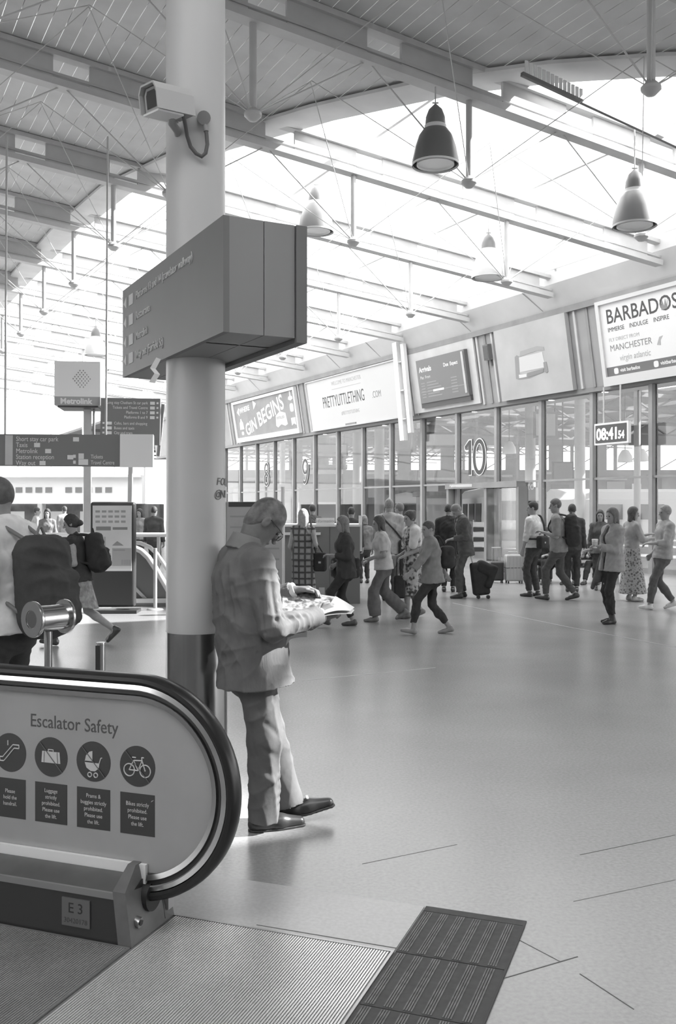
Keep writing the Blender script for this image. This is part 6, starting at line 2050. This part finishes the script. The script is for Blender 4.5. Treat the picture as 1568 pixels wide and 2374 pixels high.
# newspaper
npz = thing('newspaper', 'open folded newspaper held by the grey-haired man', 'newspaper', (MX, MY, 1.1))
O = np.array((MX, MY, 1.1))
pm = ramp_mat('newsprint', 'noise', [(.38, .10), (.5, .26), (.62, .42)], 34, stretch=(1, 1, 1))
pw_ = M('newsprint_white', .55, .85)
def sheet(c00, c10, c11, c01, bow, name, m, n=12, lift=0.0, th=.0012):
    c00, c10, c11, c01 = [np.array(c) - O for c in (c00, c10, c11, c01)]
    vs = []
    for layer in (0, 1):
        for j in range(n + 1):
            for i in range(n + 1):
                u, v = i / n, j / n
                p = (c00 * (1 - u) + c10 * u) * (1 - v) + (c01 * (1 - u) + c11 * u) * v
                p = p + np.array((0, 0, bow * math.sin(math.pi * u) * (.6 + .4 * math.cos(v * 3)) + lift - layer * th))
                vs.append(p)
    N = (n + 1) ** 2
    fs = []
    for j in range(n):
        for i in range(n):
            a = j * (n + 1) + i
            fs.append((a, a + 1, a + n + 2, a + n + 1))
            fs.append((N + a, N + a + n + 1, N + a + n + 2, N + a + 1))
    for i in range(n):
        for a, b in ((i, i + 1), (n * (n + 1) + i, n * (n + 1) + i + 1), (i * (n + 1), (i + 1) * (n + 1)), (i * (n + 1) + n, (i + 1) * (n + 1) + n)):
            fs.append((a, b, N + b, N + a))
    return MB().add(vs, fs).build(name, m, npz, True)
A_, B_, C_, D_, E_ = at(655, 1357, 5.22), at(785, 1388, 5.22), at(822, 1408, 5.08), at(738, 1432, 4.93), at(655, 1432, 5.0)
Tp = lambda p, dz: (p[0], p[1], p[2] + dz)
sheet(E_, D_, B_, A_, -.020, 'page', pm)
sheet(Tp(E_, -.012), Tp(D_, -.010), Tp(B_, -.008), Tp(A_, -.010), -.022, 'page', pw_)
sheet(at(748, 1424, 4.95), at(812, 1416, 5.0), C_, at(778, 1382, 5.2), .010, 'folded_page', pw_)
sheet(at(750, 1428, 4.95), at(815, 1423, 5.0), at(822, 1414, 5.08), at(780, 1392, 5.2), .004, 'folded_page', pw_)
sheet(at(652, 1366, 5.23), at(668, 1362, 5.23), at(790, 1391, 5.23), at(783, 1384, 5.24), .0, 'top_margin', pw_, 6)
sheet(at(640, 1499, 4.90), at(660, 1501, 4.90), at(680, 1472, 4.95), at(646, 1470, 4.93), .01, 'lower_fold', pw_, 6)
sheet(at(672, 1482, 4.96), at(712, 1476, 5.0), at(712, 1462, 5.02), at(674, 1464, 4.98), .004, 'lower_fold', pw_, 6)
# one printed picture frame and column rule on the page
for (u0, v0, u1, v1) in ((.02, .25, .40, .95), ):
    pass

# ---------------------------------------------------------------- lettering becomes plain mesh
bpy.context.view_layer.update()
dg = bpy.context.evaluated_depsgraph_get()
for o in [o for o in scene.objects if o.type == 'FONT']:
    me = bpy.data.meshes.new_from_object(o.evaluated_get(dg))
    n = bpy.data.objects.new('lettering', me)
    nm = o.name
    COL.objects.link(n)
    n.parent = o.parent
    n.matrix_parent_inverse = o.matrix_parent_inverse.copy()
    n.location, n.rotation_euler, n.scale = o.location.copy(), o.rotation_euler.copy(), o.scale.copy()
    bpy.data.objects.remove(o)
    n.name = nm

# ---------------------------------------------------------------- printed and fitted pieces go under the part that carries them
CARRY = {'billboard': [('poster', ('lettering', 'print', 'arrow_point', 'plinth'))], 'bag_poster': [('sheet', ('print',))], 'barbados_poster': [('sheet', ('lettering', 'print', 'footer'))],
         'direction_sign': [('board', ('lettering', 'pictogram', 'arrow', 'white_square', 'pale_strip'))], 'digital_clock': [('face', ('lettering',))],
         'arrivals_screen': [('casing', ('lettering', 'train_row', 'rule', 'page_tab', 'scroll_bar'))], 'pillar_sign': [('left_face', ('lettering', 'pictogram', 'arrow'))],
         'escalator_end': [('number_plate', ('plate_text',)), ('panel', ('lettering', 'pictogram_disc', 'caption_plate', 'icon', 'prohibition', 'pram', 'suitcase', 'scratch')), ('end_cap', ('key', 'cap_joint', 'inspection', 'handrail_inlet'))],
         'advert_totem': [('poster', ('headline', 'art'))], 'cube_sign': [('name_band', ('lettering',)), ('cube', ('diamond',))], 'spool_post': [('spool', ('spool_hub', 'spool_face'))],
         'pendant_lamp': [('shade', ('rim', 'diffuser')), ('neck', ('collar', 'hook'))], 'train': [('body', ('windscreen', 'front_panel', 'headlight', 'window'))],
         'information_desk': [('body', ('panel_joint', 'floor_box'))], 'map_board': [('sheet', ('top_bar', 'notice_row'))], 'pillar': [('painted_shaft', ('lettering',)), ('steel_cladding', ('cladding_seam',))],
         'security_camera': [('housing', ('window', 'base_tray')), ('conduit', ('conduit_gland',))], 'suitcase': [('shell', ('zip', 'rib'))], 'shop_front': [('fascia', ('letter',)), ('dark_interior', ('lit_display',))]}
kids = {}
for o in scene.objects:
    if o.parent is not None:
        kids.setdefault(o.parent.name, []).append(o)
for o in list(scene.objects):
    if o.parent is None and o.type == 'EMPTY':
        for part, keys in CARRY.get(o.name.split('.')[0], ()):
            ks = kids.get(o.name, [])
            host = [c for c in ks if c.name.split('.')[0] == part]
            if host:
                for c in ks:
                    if c is not host[0] and c.parent is o and any(k in c.name.split('.')[0] for k in keys) and c.name.split('.')[0] != part:
                        c.parent = host[0]
